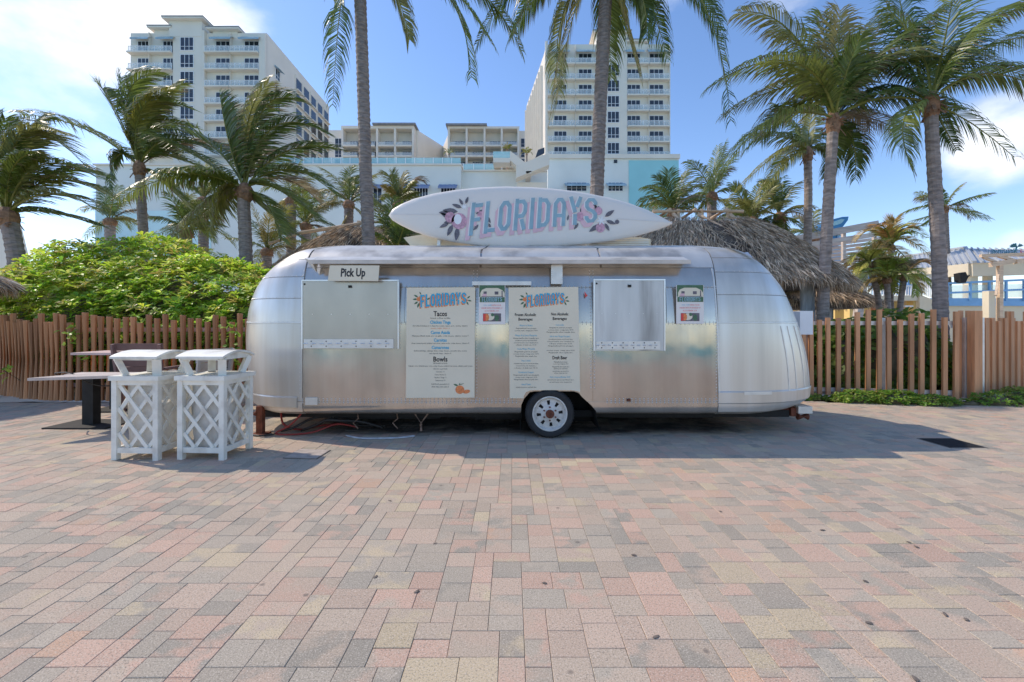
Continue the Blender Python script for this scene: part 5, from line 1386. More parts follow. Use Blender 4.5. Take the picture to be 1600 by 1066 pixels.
fence_run(FR, path, lambda f: .125 + .062 * f, .0, M_FENR, 22, 'square', 1.56, .09)
for z in (.14, 1.40):
    for a, c in zip(path, path[1:]): MB().bar((a[0], a[1] + .075, z), (c[0], c[1] + .075, z), .05, .075).build('rail', M_PLATE, FR)
for px, Y in ((1262, 8.68), (1383, 8.56), (1513, 8.26)):
    x = (px - 800) * Y / FP; MB().box(x - .045, x + .045, Y + .02, Y + .11, 0, 1.50).build('post', M_PLATE, FR)
FB = thing('board_fence', 'close cedar board fence running back from the corner post at the right edge', 'fence', (8.6, 8.4, 0))
rnd = random.Random(31)
p0, p1 = Vector((8.08, 8.26, 0)), Vector((11.6, 9.6, 0)); n = 34
for i in range(n):
    p = p0.lerp(p1, i / n); q = p0.lerp(p1, (i + .93) / n); h = 1.50 + rnd.choice((-.06, 0, .05, .13)); o_ = Vector((0, .03 * (i % 2), 0))
    MB().bar(p + o_ + Vector((0, 0, h / 2)), q + o_ + Vector((0, 0, h / 2)), .03, h).build('board', M_FENR, FB)
x, y = (1523 - 800) * 8.2 / FP, 8.2
MB().box(x - .07, x + .07, y - .07, y + .07, 0, 1.62).build('corner_post', M_FENR, FB); 
MB().box(x + .19 - .04, x + .19 + .04, y + .05, y + .13, 0, 1.5).build('metal_post', M_PLATE, FB)
MB().bar(p0 + Vector((0, .1, 1.35)), p1 + Vector((0, .1, 1.35)), .04, .08).build('rail', M_PLATE, FB)

# ------------------------------------------------------------------ shrubs and hedges
def leaf_shape(L, w, fold=.12, curl=.15):
    # obovate leaf, base at the origin, pointing +X
    return [(0, 0, 0), (.45*L, -.30*w, fold*w), (.45*L, .30*w, fold*w), (.78*L, -.5*w, fold*w - curl*L*.4), (.78*L, .5*w, fold*w - curl*L*.4), (L, 0, -curl*L), (.62*L, 0, -curl*L*.2)], [(0, 1, 6), (0, 6, 2), (1, 3, 6), (6, 4, 2), (3, 5, 6), (5, 4, 6)]
def basis(n, rnd):
    n = n.normalized(); t = Vector((rnd.uniform(-1, 1), rnd.uniform(-1, 1), rnd.uniform(-1, 1)))
    x = (t - n * t.dot(n)).normalized(); return x, n.cross(x), n
def in_blob(p, bl, k=1.0):
    return ((p.x - bl[0]) / bl[3]) ** 2 + ((p.y - bl[1]) / bl[4]) ** 2 + ((p.z - bl[2]) / bl[5]) ** 2 < k * k
def shrub(t, blobs, n_ros, leaf, pal, seed, per=(5, 8), parts=300, upb=.55, zmin=.05, front=None, spread=.55, back_cut=True):
    rnd = random.Random(seed); V, F = leaf; b = MB(); n_single = 0; lmesh = {}
    area = [bl[3] * bl[5] + bl[4] * bl[5] + bl[3] * bl[4] for bl in blobs]; spots = []
    tries = 0
    while len(spots) < n_ros and tries < n_ros * 12:
        tries += 1; bl = rnd.choices(blobs, area)[0]
        d = Vector((rnd.gauss(0, 1), rnd.gauss(0, 1), rnd.gauss(0, 1))).normalized()
        if back_cut and d.y > .55 and rnd.random() < .8: continue
        lump = 1 + .06 * mnoise.noise(Vector((d.x * 2.6 + bl[0], d.y * 2.6, d.z * 2.6))) * 2
        k = lump * (1 - abs(rnd.gauss(0, .085)))
        p = Vector((bl[0] + d.x * bl[3] * k, bl[1] + d.y * bl[4] * k, bl[2] + d.z * bl[5] * k))
        if p.z < zmin or (front is not None and p.y < front(p)): continue
        if any(in_blob(p, o, .86) for o in blobs if o is not bl): continue
        spots.append((p, Vector((d.x / bl[3], d.y / bl[4], d.z / bl[5])).normalized()))
    singles = sorted(range(len(spots)), key=lambda i: (spots[i][0] - Vector((0, 0, H))).length + (3 if spots[i][1].y > .1 else 0))[:max(1, parts // 5)]
    singles = set(singles) if parts else set()
    for i, (p, nn) in enumerate(spots):
        ax = (nn * (1 - upb) + Vector((0, 0, 1)) * upb + TO_SUN * .25 + Vector((rnd.uniform(-.35, .35), rnd.uniform(-.35, .35), rnd.uniform(-.2, .3)))).normalized()
        x, y, z = basis(ax, rnd); m = rnd.randint(*per); sc = rnd.uniform(.75, 1.2); base = rnd.choice(pal); kk = rnd.uniform(.8, 1.2)
        for q in range(m):
            a = 2 * math.pi * q / m + rnd.uniform(-.3, .3); el = rnd.uniform(.0, .1 + spread * 1.3)
            dr = (x * math.cos(a) + y * math.sin(a)) * math.cos(el) + z * math.sin(el); sd = z.cross(dr).normalized(); up = dr.cross(sd)
            s_ = sc * rnd.uniform(.75, 1.15); col = tuple(c * kk * rnd.uniform(.85, 1.15) for c in base)
            if i in singles and n_single < parts:
                key = base
                if key not in lmesh: lmesh[key] = MB().add(V, F, base).mesh('leaf', M_LEAFA)
                o = link('leaf', lmesh[key], t); M = Matrix((dr, sd, up)).transposed().to_4x4()
                o.matrix_local = Matrix.Translation(p + dr * .01 - base_of(t)) @ M @ Matrix.Scale(s_, 4); n_single += 1
            else:
                b.add([p + dr * v_[0] * s_ + sd * v_[1] * s_ + up * v_[2] * s_ for v_ in V], F, col)
    o = b.build('foliage', M_LEAFA, t, kind='stuff', fix=False)
    # woody inner mass and stems
    core = MB()
    for bl in blobs: core.ball((bl[0], bl[1], bl[2]), (bl[3] * .66, bl[4] * .66, bl[5] * .66), 14, 9)
    core.build('twig_mass', M_STEM, t, smooth=True, fix=False)
    return spots
BG = thing('green_shrub', 'large bright green rounded shrub spilling over the brown pole fence', 'shrub', (-9, 11.5, 0))
blobs = [(-9.6, 12.3, .9, 3.4, 3.7, 2.62), (-12.6, 13.6, .7, 3.0, 3.1, 2.55), (-7.2, 11.4, .7, 2.3, 2.9, 2.25), (-5.6, 10.6, .6, 1.7, 2.0, 1.7), (-15.8, 15.9, .5, 2.6, 2.8, 2.4), (-8.6, 10.4, .7, 2.0, 1.9, 1.75), (-6.4, 9.9, .6, 1.4, 1.4, 1.4), (-10.9, 11.4, .6, 2.0, 1.9, 1.8)]
pal = [(.40, .52, .05), (.30, .45, .045), (.48, .57, .07), (.20, .34, .04), (.55, .60, .15), (.34, .30, .08)]
shrub(BG, blobs, 10500, leaf_shape(.15, .068), pal, 41, parts=300, zmin=.2, front=lambda p: 8.42 + max(0, -8.7 - p.x) * .60, upb=.5)
b = MB(); rnd = random.Random(2)
for i in range(14):
    x = rnd.uniform(-10, -4.5); b.tube([(x, 9.6, 0), (x + rnd.uniform(-.3, .3), 9.5, .8), (x + rnd.uniform(-.5, .5), 9.4, 1.6)], [.03, .022, .012], 5)
b.build('stem', M_STEM, BG)['kind'] = 'stuff'
# sprigs growing through the fence
for k, (px, py, lab) in enumerate(((112, 525, 'small leafy sprig poking through the brown fence below the shrub'), (125, 560, 'single drooping leaf cluster low on the brown fence'), (358, 545, 'leafy vine climbing the brown fence beside the trailer'), (8, 580, 'tuft of leaves by the fence bend at the left edge'))):
    p = PX(px, py, 8.05); t = thing('fence_sprig', lab, 'plant', tuple(p)); rnd = random.Random(50 + k); V, F = leaf_shape(.13, .06)
    b = MB(); b.tube([p + Vector((0, .25, -.2)), p], .008, 5); b.build('stem', M_STEM, t)
    for q in range((16, 3, 30, 9)[k]):
        sc = (.13, .05, .20, .10)[k]; o_ = Vector((rnd.gauss(0, sc * .6), rnd.uniform(-.1, .05), rnd.gauss(0, sc * (1.6 if k == 2 else .6)))); x, y, z = basis(Vector((rnd.uniform(-.5, .5), -.5, rnd.uniform(.1, 1))), rnd)
        MB().add([p + o_ + x * v_[0] + y * v_[1] + z * v_[2] for v_ in V], F, rnd.choice(pal[:4])).build('leaf', M_LEAFA, t, fix=False)
# sea grape hedge behind the right fence
HG = thing('sea_grape_hedge', 'dark sea grape hedge with round leaves behind the cedar pole fence', 'hedge', (6, 9.6, 0))
blobs = [(4.4, 9.6, .55, 1.1, .75, .90), (5.4, 9.7, .6, 1.0, .75, .85), (6.3, 9.6, .55, 1.0, .7, .80), (7.2, 9.5, .6, 1.0, .75, .88), (8.2, 9.6, .55, 1.0, .75, .80)]
palh = [(.20, .33, .045), (.13, .25, .04), (.28, .40, .05), (.38, .44, .08), (.10, .20, .035)]
shrub(HG, blobs, 2400, leaf_shape(.15, .15, .06, .1), palh, 43, per=(2, 4), parts=300, upb=.25, zmin=.05, front=lambda p: 8.85)
b = MB(); rnd = random.Random(5)
for i in range(16):
    x = rnd.uniform(3.8, 8.8); b.tube([(x, 9.3, 0), (x + rnd.uniform(-.2, .2), 9.2, .5), (x + rnd.uniform(-.3, .3), 9.15, 1.1)], [.025, .02, .012], 5)
b.build('stem', M_STEM, HG)['kind'] = 'stuff'
SGp = thing('sea_grape_bush', 'loose yellow-green sea grape bush topping the fence beside the thick palm trunk', 'bush', (7.3, 8.9, 0))
shrub(SGp, [(7.25, 8.95, .75, .55, .35, .95), (6.55, 9.0, .6, .5, .3, .7), (7.9, 9.0, .8, .5, .3, .85)], 170, leaf_shape(.15, .13, .06, .1), [(.16, .24, .04), (.22, .28, .06), (.12, .19, .035)], 44, per=(2, 4), parts=150, upb=.3, front=lambda p: 8.7)
# low creeping plants on the sand
def creeper(label, blobs, n, seed):
    t = thing('ground_creeper', label, 'plant', (blobs[0][0], blobs[0][1], 0)); shrub(t, blobs, n, leaf_shape(.06, .035), [(.16, .28, .035), (.12, .22, .03), (.22, .33, .04), (.28, .34, .07)], seed, per=(4, 6), parts=0, upb=.5, zmin=.02, back_cut=False)
creeper('low green creeper spreading over the sand at the middle of the cedar fence', [(6.15, 8.12, .04, .42, .26, .15), (6.7, 8.0, .04, .5, .28, .17), (7.25, 7.82, .03, .40, .22, .12), (5.5, 8.3, .02, .3, .1, .06)], 650, 61)
creeper('low green creeper on the sand in front of the close board fence', [(8.35, 7.85, .04, .42, .25, .15), (9.0, 7.95, .05, .6, .35, .22), (9.9, 8.1, .05, .8, .45, .26), (7.85, 7.8, .02, .25, .12, .07)], 700, 62)
#@PALMS
# ------------------------------------------------------------------ thatched huts
def hut(label, c, ridge, reach, ze, zr, n, seed, posts, back=True, a_lo=0, a_hi=2 * math.pi, pw=.55, conv=1.25, name='tiki_hut', strand=.34):
    rnd = random.Random(seed); t = thing(name, label, 'thatched hut', (c[0], c[1], 0)); cx_, cy_ = c
    sg_ = lambda v_, p: math.copysign(abs(v_) ** p, v_)
    def P(a, q):
        q2 = min(q, 1); x = cx_ + (ridge * (1 - q2) + reach[0] * q2) * sg_(math.cos(a), pw); y = cy_ + (.08 * (1 - q2) + reach[1] * q2) * sg_(math.sin(a), pw)
        return Vector((x, y, ze + (zr - ze) * (1 - q2 ** conv)))
    b = MB(); m, rows = 48, 8; V = []
    for j in range(rows + 1):
        for i in range(m): V.append(P(2 * math.pi * i / m, j / rows) - Vector((0, 0, .06)))
    F = [(j*m+i, (j+1)*m+i, (j+1)*m+(i+1) % m, j*m+(i+1) % m) for j in range(rows) for i in range(m)] + [tuple(range(m))]
    o = len(V)
    for i in range(m): V.append(P(2 * math.pi * i / m, .86) - Vector((0, 0, .42)))
    F += [(rows*m+i, o+i, o+(i+1) % m, rows*m+(i+1) % m) for i in range(m)] + [tuple(o + i for i in range(m - 1, -1, -1))]
    b.add(V, F); b.build('roof_base', M_THATCHB, t, smooth=True, fix=False)
    b = MB(); pal = [(.46, .355, .255), (.34, .265, .195), (.56, .44, .32), (.23, .18, .135), (.70, .56, .41), (.42, .305, .205)]
    for i in range(n):
        a = rnd.uniform(a_lo, a_hi); fringe = rnd.random() < .22
        q = rnd.uniform(.93, 1.0) if fringe else math.sqrt(rnd.uniform(.0, .98)); L = strand * rnd.uniform(.6, 1.3)
        p = P(a, q); p2 = P(a + rnd.uniform(-.03, .03), min(1, q + .12)); out = (P(a, 1) - P(a, .9)).normalized()
        dr = (p2 - p).normalized() if (p2 - p).length > 1e-4 else out
        dr = (dr + Vector((rnd.gauss(0, .14), rnd.gauss(0, .14), rnd.gauss(0, .08)))).normalized()
        if fringe: dr = (out * .6 + Vector((rnd.gauss(0, .15), rnd.gauss(0, .15), -1.0))).normalized(); L *= .8
        nrm = Vector((out.x, out.y, 1)).normalized(); s0 = p + nrm * rnd.uniform(0, .05); mid = s0 + dr * L * .5 + nrm * rnd.uniform(.0, .025); e = s0 + dr * L - Vector((0, 0, .05 * L))
        sd = dr.cross(nrm).normalized() * rnd.uniform(.004, .010); tw = nrm * rnd.uniform(-.012, .012)
        k = rnd.uniform(.75, 1.2); col = tuple(x * k for x in rnd.choice(pal))
        b.add([s0 - sd, s0 + sd, mid - sd + tw, mid + sd - tw, e], [(0, 1, 3, 2), (2, 3, 4)], col)
    b.build('thatch', M_THATCH, t, kind='stuff', fix=False)
    for (x, y, r) in posts:
        b = MB(); b.tube([(x, y, 0), (x, y, ze + .3)], [r, r * .93], 10); b.build('post', M_POSTG, t)
    return t, P
t, P_ = hut('big shaggy thatched hut with a log ridge frame, behind the right end of the trailer', (5.15, 12.3), 1.0, (3.0, 2.5), 2.38, 4.22, 46000, 71, [(6.75, 10.4, .16), (2.3, 10.6, .16), (6.9, 14.0, .16)], conv=1.45)
rz_ = 4.42
MB().tube([(3.8, 12.3, rz_), (6.25, 12.3, rz_ + .0)], .05, 8).build('ridge_pole', M_LOG, t)
for (a, c) in (((1052, 334), (1073, 357)), ((1092, 335), (1128, 355)), ((1140, 335), (1168, 353))):
    p = PX(a[0], a[1], 12.35); q = PX(c[0], c[1], 11.55); MB().tube([p, q], .055, 8).build('rafter', M_LOG, t)
    r = Vector((p.x - .25, 12.9, p.z + .02)); MB().tube([r, Vector((p.x - .1, 12.3, rz_ + .06))], .045, 8).build('rafter', M_LOG, t)
for px in (1060, 1097, 1137): MB().tube([PX(px, 345, 12.3), PX(px, 327, 12.3)], .045, 8).build('ridge_stub', M_LOG, t)
hut('lower thatched hut half hidden behind the big hut and the cedar fence', (8.6, 15.3), .5, (2.9, 2.0), 2.05, 3.35, 16000, 72, [(9.9, 14.2, .12), (7.0, 14.2, .12)], conv=1.3)
t, P_ = hut('thatched hut behind the left half of the trailer, crossed by the slim palm trunk', (-4.75, 16.5), 1.1, (4.3, 2.7), 2.45, 4.95, 32000, 73, [(-7.9, 14.8, .17), (-1.9, 14.8, .17)], conv=1.3)
MB().tube([PX(420, 381, 15.4), PX(470, 364, 15.9), PX(566, 349, 16.5)], .06, 8).build('hip_pole', M_LOG, t); MB().tube([(-5.6, 16.5, 5.06), (-2.8, 16.5, 5.06)], .06, 8).build('ridge_pole', M_LOG, t)
hut('thatched umbrella hut whose eave pokes in at the left edge over the fence', (-11.3, 7.75), .2, (2.05, 1.7), 2.14, 2.98, 14000, 74, [(-11.3, 7.75, .12)], pw=1.0, conv=1.3)
# ------------------------------------------------------------------ palms
PALG = [(.125, .16, .03), (.095, .135, .026), (.16, .19, .045), (.07, .11, .024), (.21, .215, .07)]
PALY = [(.22, .21, .04), (.17, .19, .035), (.13, .16, .03), (.26, .21, .06)]
PALD = [(.22, .17, .09), (.17, .12, .065), (.27, .22, .13)]
def frond(t, B, M, T, ll, rnd, pal=PALG, wind=Vector((0, 0, 0)), hang=.6, nl=82, tear=.07, name='frond', wid=.037, start=.11, gap=.8):
    B, M, T = Vector(B), Vector(M), Vector(T)
    C = M + (M - (B + T) / 2) * .85
    bz_ = lambda u: B * (1-u)**2 + C * 2*u*(1-u) + T * u*u
    dz_ = lambda u: ((C - B) * (1-u) + (T - C) * u) * 2
    L = (M - B).length + (T - M).length; b = MB()
    base = rnd.choice(pal); stalk = (.25, .25, .06) if pal is not PALD else (.2, .15, .08)
    n = 10; rr = .013 + .006 * min(1.5, L / 2.5)
    b.tube([bz_(i / n) for i in range(n + 1)], [rr * 2.0 * (1 - .93 * (i / n) ** .6) + .003 for i in range(n + 1)], 5, col=stalk)
    ph = rnd.uniform(0, 6)
    for side in (-1, 1):
        for i in range(nl):
            u = start + (1 - start) * (i + rnd.uniform(0, .6)) / nl
            if rnd.random() < tear: continue
            if mnoise.noise(Vector((u * 9 + ph, side * 3.1, ph))) > gap: continue
            p = bz_(u); d = dz_(u).normalized(); sd = d.cross(Vector((0, 0, 1)))
            sd = sd.normalized() if sd.length > .12 else Vector((0, 1, 0)).cross(d).normalized()
            up = sd.cross(d)
            prof = math.sin(math.pi * min(1, (u - start * .5) / (1.08 - start * .5)) ** .75) ** .6
            l = ll * prof * rnd.uniform(.8, 1.12)
            v0 = (sd * side * .85 + d * (.45 + .55 * u) + up * .22 + wind * .35).normalized()
            v1 = (sd * side * .45 + d * (.45 + .6 * u) + Vector((0, 0, -1)) * hang * rnd.uniform(.7, 1.3) + wind * rnd.uniform(.6, 1.2)).normalized()
            m1 = p + v0 * l * .38; m2 = m1 + (v0 * .4 + v1 * .9).normalized() * l * .34; e = m2 + (v1 + Vector((0, 0, -hang * .35)) + wind * .3).normalized() * l * .34
            w = (d * .9 + Vector((rnd.uniform(-.3, .3), rnd.uniform(-.3, .3), rnd.uniform(-.3, .3)))).normalized() * wid * .5 * (.65 + .35 * prof)
            k = rnd.uniform(.75, 1.25); col = tuple(c * k for c in base)
            tip = tuple(c * .8 for c in (.23, .18, .09)) if rnd.random() < .28 else col
            b.add([p - w * .5, p + w * .5, m1 - w, m1 + w, m2 - w * .7, m2 + w * .7, e], [(0, 1, 3, 2)], col); o = len(b.v) - 7
            b.f.append((o+2, o+3, o+5, o+4)); b.c.append(col); b.f.append((o+4, o+5, o+6)); b.c.append(tip)
    return b.build(name, M_PALM, t, fix=False)
def palm_trunk(t, pts, r0, r1, name='trunk'):
    P = [Vector(p) for p in pts]; Q = []
    for i in range(len(P) - 1):
        a, c = P[i], P[i+1]; m = max(2, int((c - a).length / .055))
        for k in range(m): Q.append(a.lerp(c, k / m))
    Q.append(P[-1]); n = len(Q)
    # smooth the polyline
    for _ in range(12): Q = [Q[0]] + [(Q[i-1] + Q[i] * 2 + Q[i+1]) / 4 for i in range(1, n - 1)] + [Q[-1]]
    rad = [(r0 + (r1 - r0) * (i / (n - 1)) ** .6) * (1 + (.045 if i % 3 == 0 else -.02) + random.uniform(-.02, .02)) for i in range(n)]
    b = MB(); b.tube(Q, rad, 12); o = b.build(name, M_TRUNK, t, smooth=False); return o
def crown_parts(t, c, r, rnd, nuts=True, scale=1.0):
    b = MB(); b.ball(c + Vector((0, 0, -.12 * scale)), (r * 1.35, r * 1.35, .34 * scale), 10, 6)
    for i in range(16):
        a = rnd.uniform(0, 6.28); p = c + Vector((math.cos(a) * r, math.sin(a) * r, rnd.uniform(-.25, .1) * scale)); q = p + Vector((math.cos(a) * .12, math.sin(a) * .12, rnd.uniform(-.25, .05))) * scale
        b.bar(p, q, .06 * scale, .012)
    b.build('fibre_sheath', M_BOOT, t)
    if nuts:
        for i in range(rnd.randint(2, 5)):
            a = rnd.uniform(3.6, 5.9) ; MB().ball(c + Vector((math.cos(a) * r * 1.9, math.sin(a) * r * 1.9, rnd.uniform(-.3, -.08))) , (.10, .10, .13), 8, 6).build('coconut', M_COCO, t, smooth=True)
def palm(label, Z, trunk_px, rad_px, crown_px, fronds, extra=0, exr=2.4, seed=0, ll=.75, wind=(0, 0, 0), pal=PALG, hang=.6, cat='palm tree', elr=(-.35, 1.25), nl=82, name='palm_tree', nuts=False, dead=2, wid=.037, azr=(0, 6.283), group=None, up_only=False):
    rnd = random.Random(seed); c = PX(crown_px[0], crown_px[1], Z); wd = Vector(wind)
    pts = []
    if trunk_px:
        pts = [PX(px, py, Z) for px, py in trunk_px]
        if pts[0].z > .02:
            q = pts[0].copy(); q.z = -.05; pts = [q] + pts
        pts.append(c - Vector((0, 0, .12)))
    base = pts[0] if pts else Vector((c.x, c.y, 0))
    t = thing(name, label, cat, (base.x, base.y, 0), group); k = Z / FP
    if pts: palm_trunk(t, pts, rad_px[0] * k / 2 * 1.0, rad_px[1] * k / 2)
    crown_parts(t, c, max(.07, rad_px[1] * k / 2), rnd, nuts, min(1, exr / 2.2))
    for f in fronds:
        (mx, my), (tx_, ty) = f[0], f[1]; dz = f[2] if len(f) > 2 else rnd.uniform(-.9, .7)
        pl = f[3] if len(f) > 3 else pal; L = math.hypot(tx_ - crown_px[0], ty - crown_px[1]) * k
        frond(t, c + Vector((0, dz * .05, 0)), PX(mx, my, Z + dz * .55), PX(tx_, ty, Z + dz), min(ll, .34 * L + .12), rnd, pl, wd, hang, nl, wid=wid)
    for i in range(extra):
        az = azr[0] + (azr[1] - azr[0]) * (i + rnd.uniform(0, .7)) / extra; el = rnd.uniform(*elr); L = exr * rnd.uniform(.8, 1.1)
        h = Vector((math.cos(az), math.sin(az), 0)); d = h * math.cos(el) + Vector((0, 0, math.sin(el)))
        m = c + d * L * .52 + Vector((0, 0, .10 * L)) + wd * .10 * L; tp = c + d * L * .92 + wd * .32 * L + Vector((0, 0, -.30 * L * math.cos(el)))
        frond(t, c, m, tp, min(ll, .34 * L + .1), rnd, pal if i >= dead else PALD, wd, hang + (.5 if el < 0 else 0), nl, wid=wid)
    return t
PALMS = True
if PALMS:
    palm('tall slim palm with a pale ringed trunk rising behind the left part of the trailer', 13.5, [(583, 505), (577, 400), (571, 260), (567, 120), (563, 0)], (22, 18), (560, -95),
         [((535, -20), (520, 165), -.5), ((690, -30), (737, 122), -.6), ((720, -45), (815, 80), .3), ((615, -20), (640, 62), .8), ((660, -70), (770, 70), -1.2), ((470, -150), (420, -60)), ((600, -200), (690, -250)), ((520, -220), (440, -260)), ((560, -220), (570, -330)), ((500, -120), (440, -20), 1.5)], 3, 3.8, 1, 1.1, (.15, 0, -.1), hang=1.15, dead=0, azr=(.4, 2.8), wid=.062, nl=96)
    palm('tall palm with a dark ringed trunk standing in front of the right hotel tower', 13.5, [(925, 505), (930, 380), (936, 200), (943, 60), (946, 0)], (23, 20), (950, -70),
         [((905, -10), (862, 190), -.5, PALY), ((880, 10), (872, 150), .5), ((968, 5), (1000, 118), -.4, PALY), ((1000, -20), (1010, 60), .5), ((1085, -30), (1141, 190), -.5), ((862, -45), (797, 62), -.8), ((840, -65), (745, 70), .6), ((950, 0), (955, 125), 1.0, PALY), ((1040, -160), (1150, -160)), ((860, -180), (770, -220)), ((960, -200), (980, -320)), ((1060, -60), (1130, 60), 1.4)], 3, 3.8, 2, 1.15, (.05, 0, -.1), hang=1.15, dead=0, azr=(.4, 2.8), wid=.062, nl=96)
    palm('big leafy coconut palm leaning over the right hut, the fullest crown of the right-hand palms', 10.0, [(1286, 470), (1290, 395), (1296, 290), (1300, 225)], (19, 15), (1302, 186),
         [((1238, 48), (1153, 20), .3), ((1225, 95), (1107, 138), -.3), ((1205, 185), (1103, 300), -.7), ((1292, 100), (1284, 22), .2, PALY), ((1308, 100), (1313, 16), 0, PALY), ((1365, 95), (1492, 2), -.4), ((1405, 88), (1600, 118), -.8), ((1430, 150), (1585, 246), -1.0), ((1332, 215), (1336, 280), .8), ((1310, 225), (1288, 280), .9), ((1255, 75), (1212, 60), 1.0), ((1250, 130), (1130, 180), 1.2), ((1330, 90), (1372, 25), 1.0), ((1350, 120), (1440, 60), 1.3), ((1262, 150), (1165, 235), 1.0), ((1345, 180), (1420, 210), .8, PALD), ((1270, 110), (1195, 95), -.9), ((1320, 120), (1345, 55), -.7)], 2, 2.3, 3, .85, (.05, 0, 0), hang=.75, azr=(.5, 2.6), dead=1)
    palm('coconut palm at the right with a thick grey trunk, crown reaching past the photo edge', 9.3, [(1470, 505), (1468, 420), (1461, 290), (1456, 210)], (23, 17), (1455, 158),
         [((1512, 55), (1602, 12), -.3), ((1540, 112), (1640, 150), -.4), ((1410, 185), (1426, 268), -.5), ((1440, 80), (1385, 12), .5), ((1475, 70), (1492, -25), .3), ((1405, 105), (1340, 95), .7), ((1475, 165), (1500, 172), .8), ((1545, 70), (1660, 60), .7), ((1420, 60), (1400, -30), 1.0), ((1500, 90), (1550, 20), 1.2), ((1395, 140), (1310, 170), 1.2), ((1470, 190), (1495, 235), 1.0)], 0, 2.3, 4, .8, (.05, 0, 0), hang=.85)
    palm('thin palm trunk just left of the big leafy palm, small drooping crown', 14.5, [(1260, 470), (1262, 380), (1263, 300)], (13, 11), (1262, 238),
         [((1225, 232), (1140, 310), -.5, PALY), ((1235, 215), (1165, 212), .3), ((1285, 228), (1308, 262), .3), ((1264, 200), (1272, 160)), ((1225, 255), (1178, 325), -.8, PALY), ((1290, 205), (1335, 215), .6), ((1240, 195), (1210, 165), .8)], 2, 2.0, 5, .75, (0, 0, 0), hang=.9, azr=(.5, 2.6), dead=0)
    palm('small distant palm with wind-spread fronds just right of the thick grey trunk', 28, [(1483, 480), (1480, 400)], (10, 7), (1477, 325),
         [((1445, 322), (1408, 335)), ((1510, 312), (1546, 303)), ((1510, 330), (1546, 342)), ((1488, 305), (1502, 290)), ((1472, 310), (1470, 296)), ((1455, 312), (1436, 300)), ((1455, 345), (1440, 352)), ((1462, 335), (1425, 345))], 2, 2.2, 6, .9, (0, 0, 0), wid=.06, nl=40)
    W_ = (.75, 0, .05)
    palm('windblown palm with a wide bushy crown between the shrub top and the left tower', 14.0, [(388, 505), (385, 420), (382, 340), (380, 315)], (21, 18), (383, 296),
         [((358, 225), (344, 150), -.4), ((386, 190), (420, 128), -.2), ((408, 170), (470, 158), .2), ((425, 195), (512, 210), -.3), ((445, 235), (528, 232), .4), ((450, 262), (525, 305), -.5), ((425, 290), (505, 350), -.4), ((300, 268), (182, 312), -.6), ((330, 225), (255, 200), .4), ((300, 240), (235, 215), .9), ((345, 300), (328, 368), -.2, PALY), ((340, 315), (262, 378), .5), ((405, 320), (470, 372), .3), ((375, 210), (395, 150), .6, PALY), ((330, 275), (250, 270), -.9), ((420, 320), (440, 375), -.6)], 2, 2.8, 7, 1.0, W_, hang=.5, wid=.055, azr=(.5, 2.6), dead=2)
    palm('windblown palm with one long frond reaching left over the sky, behind the shrub', 15.5, [(228, 505), (225, 380), (220, 300)], (15, 13), (218, 260),
         [((132, 200), (30, 178), -.3), ((185, 180), (160, 138), .4), ((196, 150), (250, 112), 0), ((225, 165), (302, 172), -.3), ((235, 195), (308, 200), .5), ((262, 215), (335, 240), -.5), ((182, 240), (170, 300), -.3), ((255, 285), (305, 335), .4), ((205, 185), (190, 120), .7), ((238, 175), (285, 130), .8), ((250, 240), (330, 270), .9), ((215, 180), (265, 140), -.6, PALY)], 2, 3.0, 8, 1.0, W_, hang=.5, wid=.055, azr=(.5, 2.6), dead=1)
    palm('leaning palm at the left photo edge in front of the slanted pale building', 12.0, [(34, 505), (27, 410), (18, 360)], (24, 22), (12, 335),
         [((2, 250), (8, 185), 0), ((25, 215), (105, 212), -.2), ((45, 210), (132, 258), .3), ((60, 255), (152, 278), -.4), ((75, 280), (168, 305), .4), ((80, 300), (160, 335), -.6), ((70, 330), (150, 352), .2), ((-50, 250), (-120, 290)), ((-40, 320), (-110, 380)), ((30, 230), (70, 185), .8), ((-30, 210), (-70, 170)), ((20, 260), (60, 240), -.8)], 1, 2.4, 9, .95, W_, hang=.55, wid=.05, dead=0)
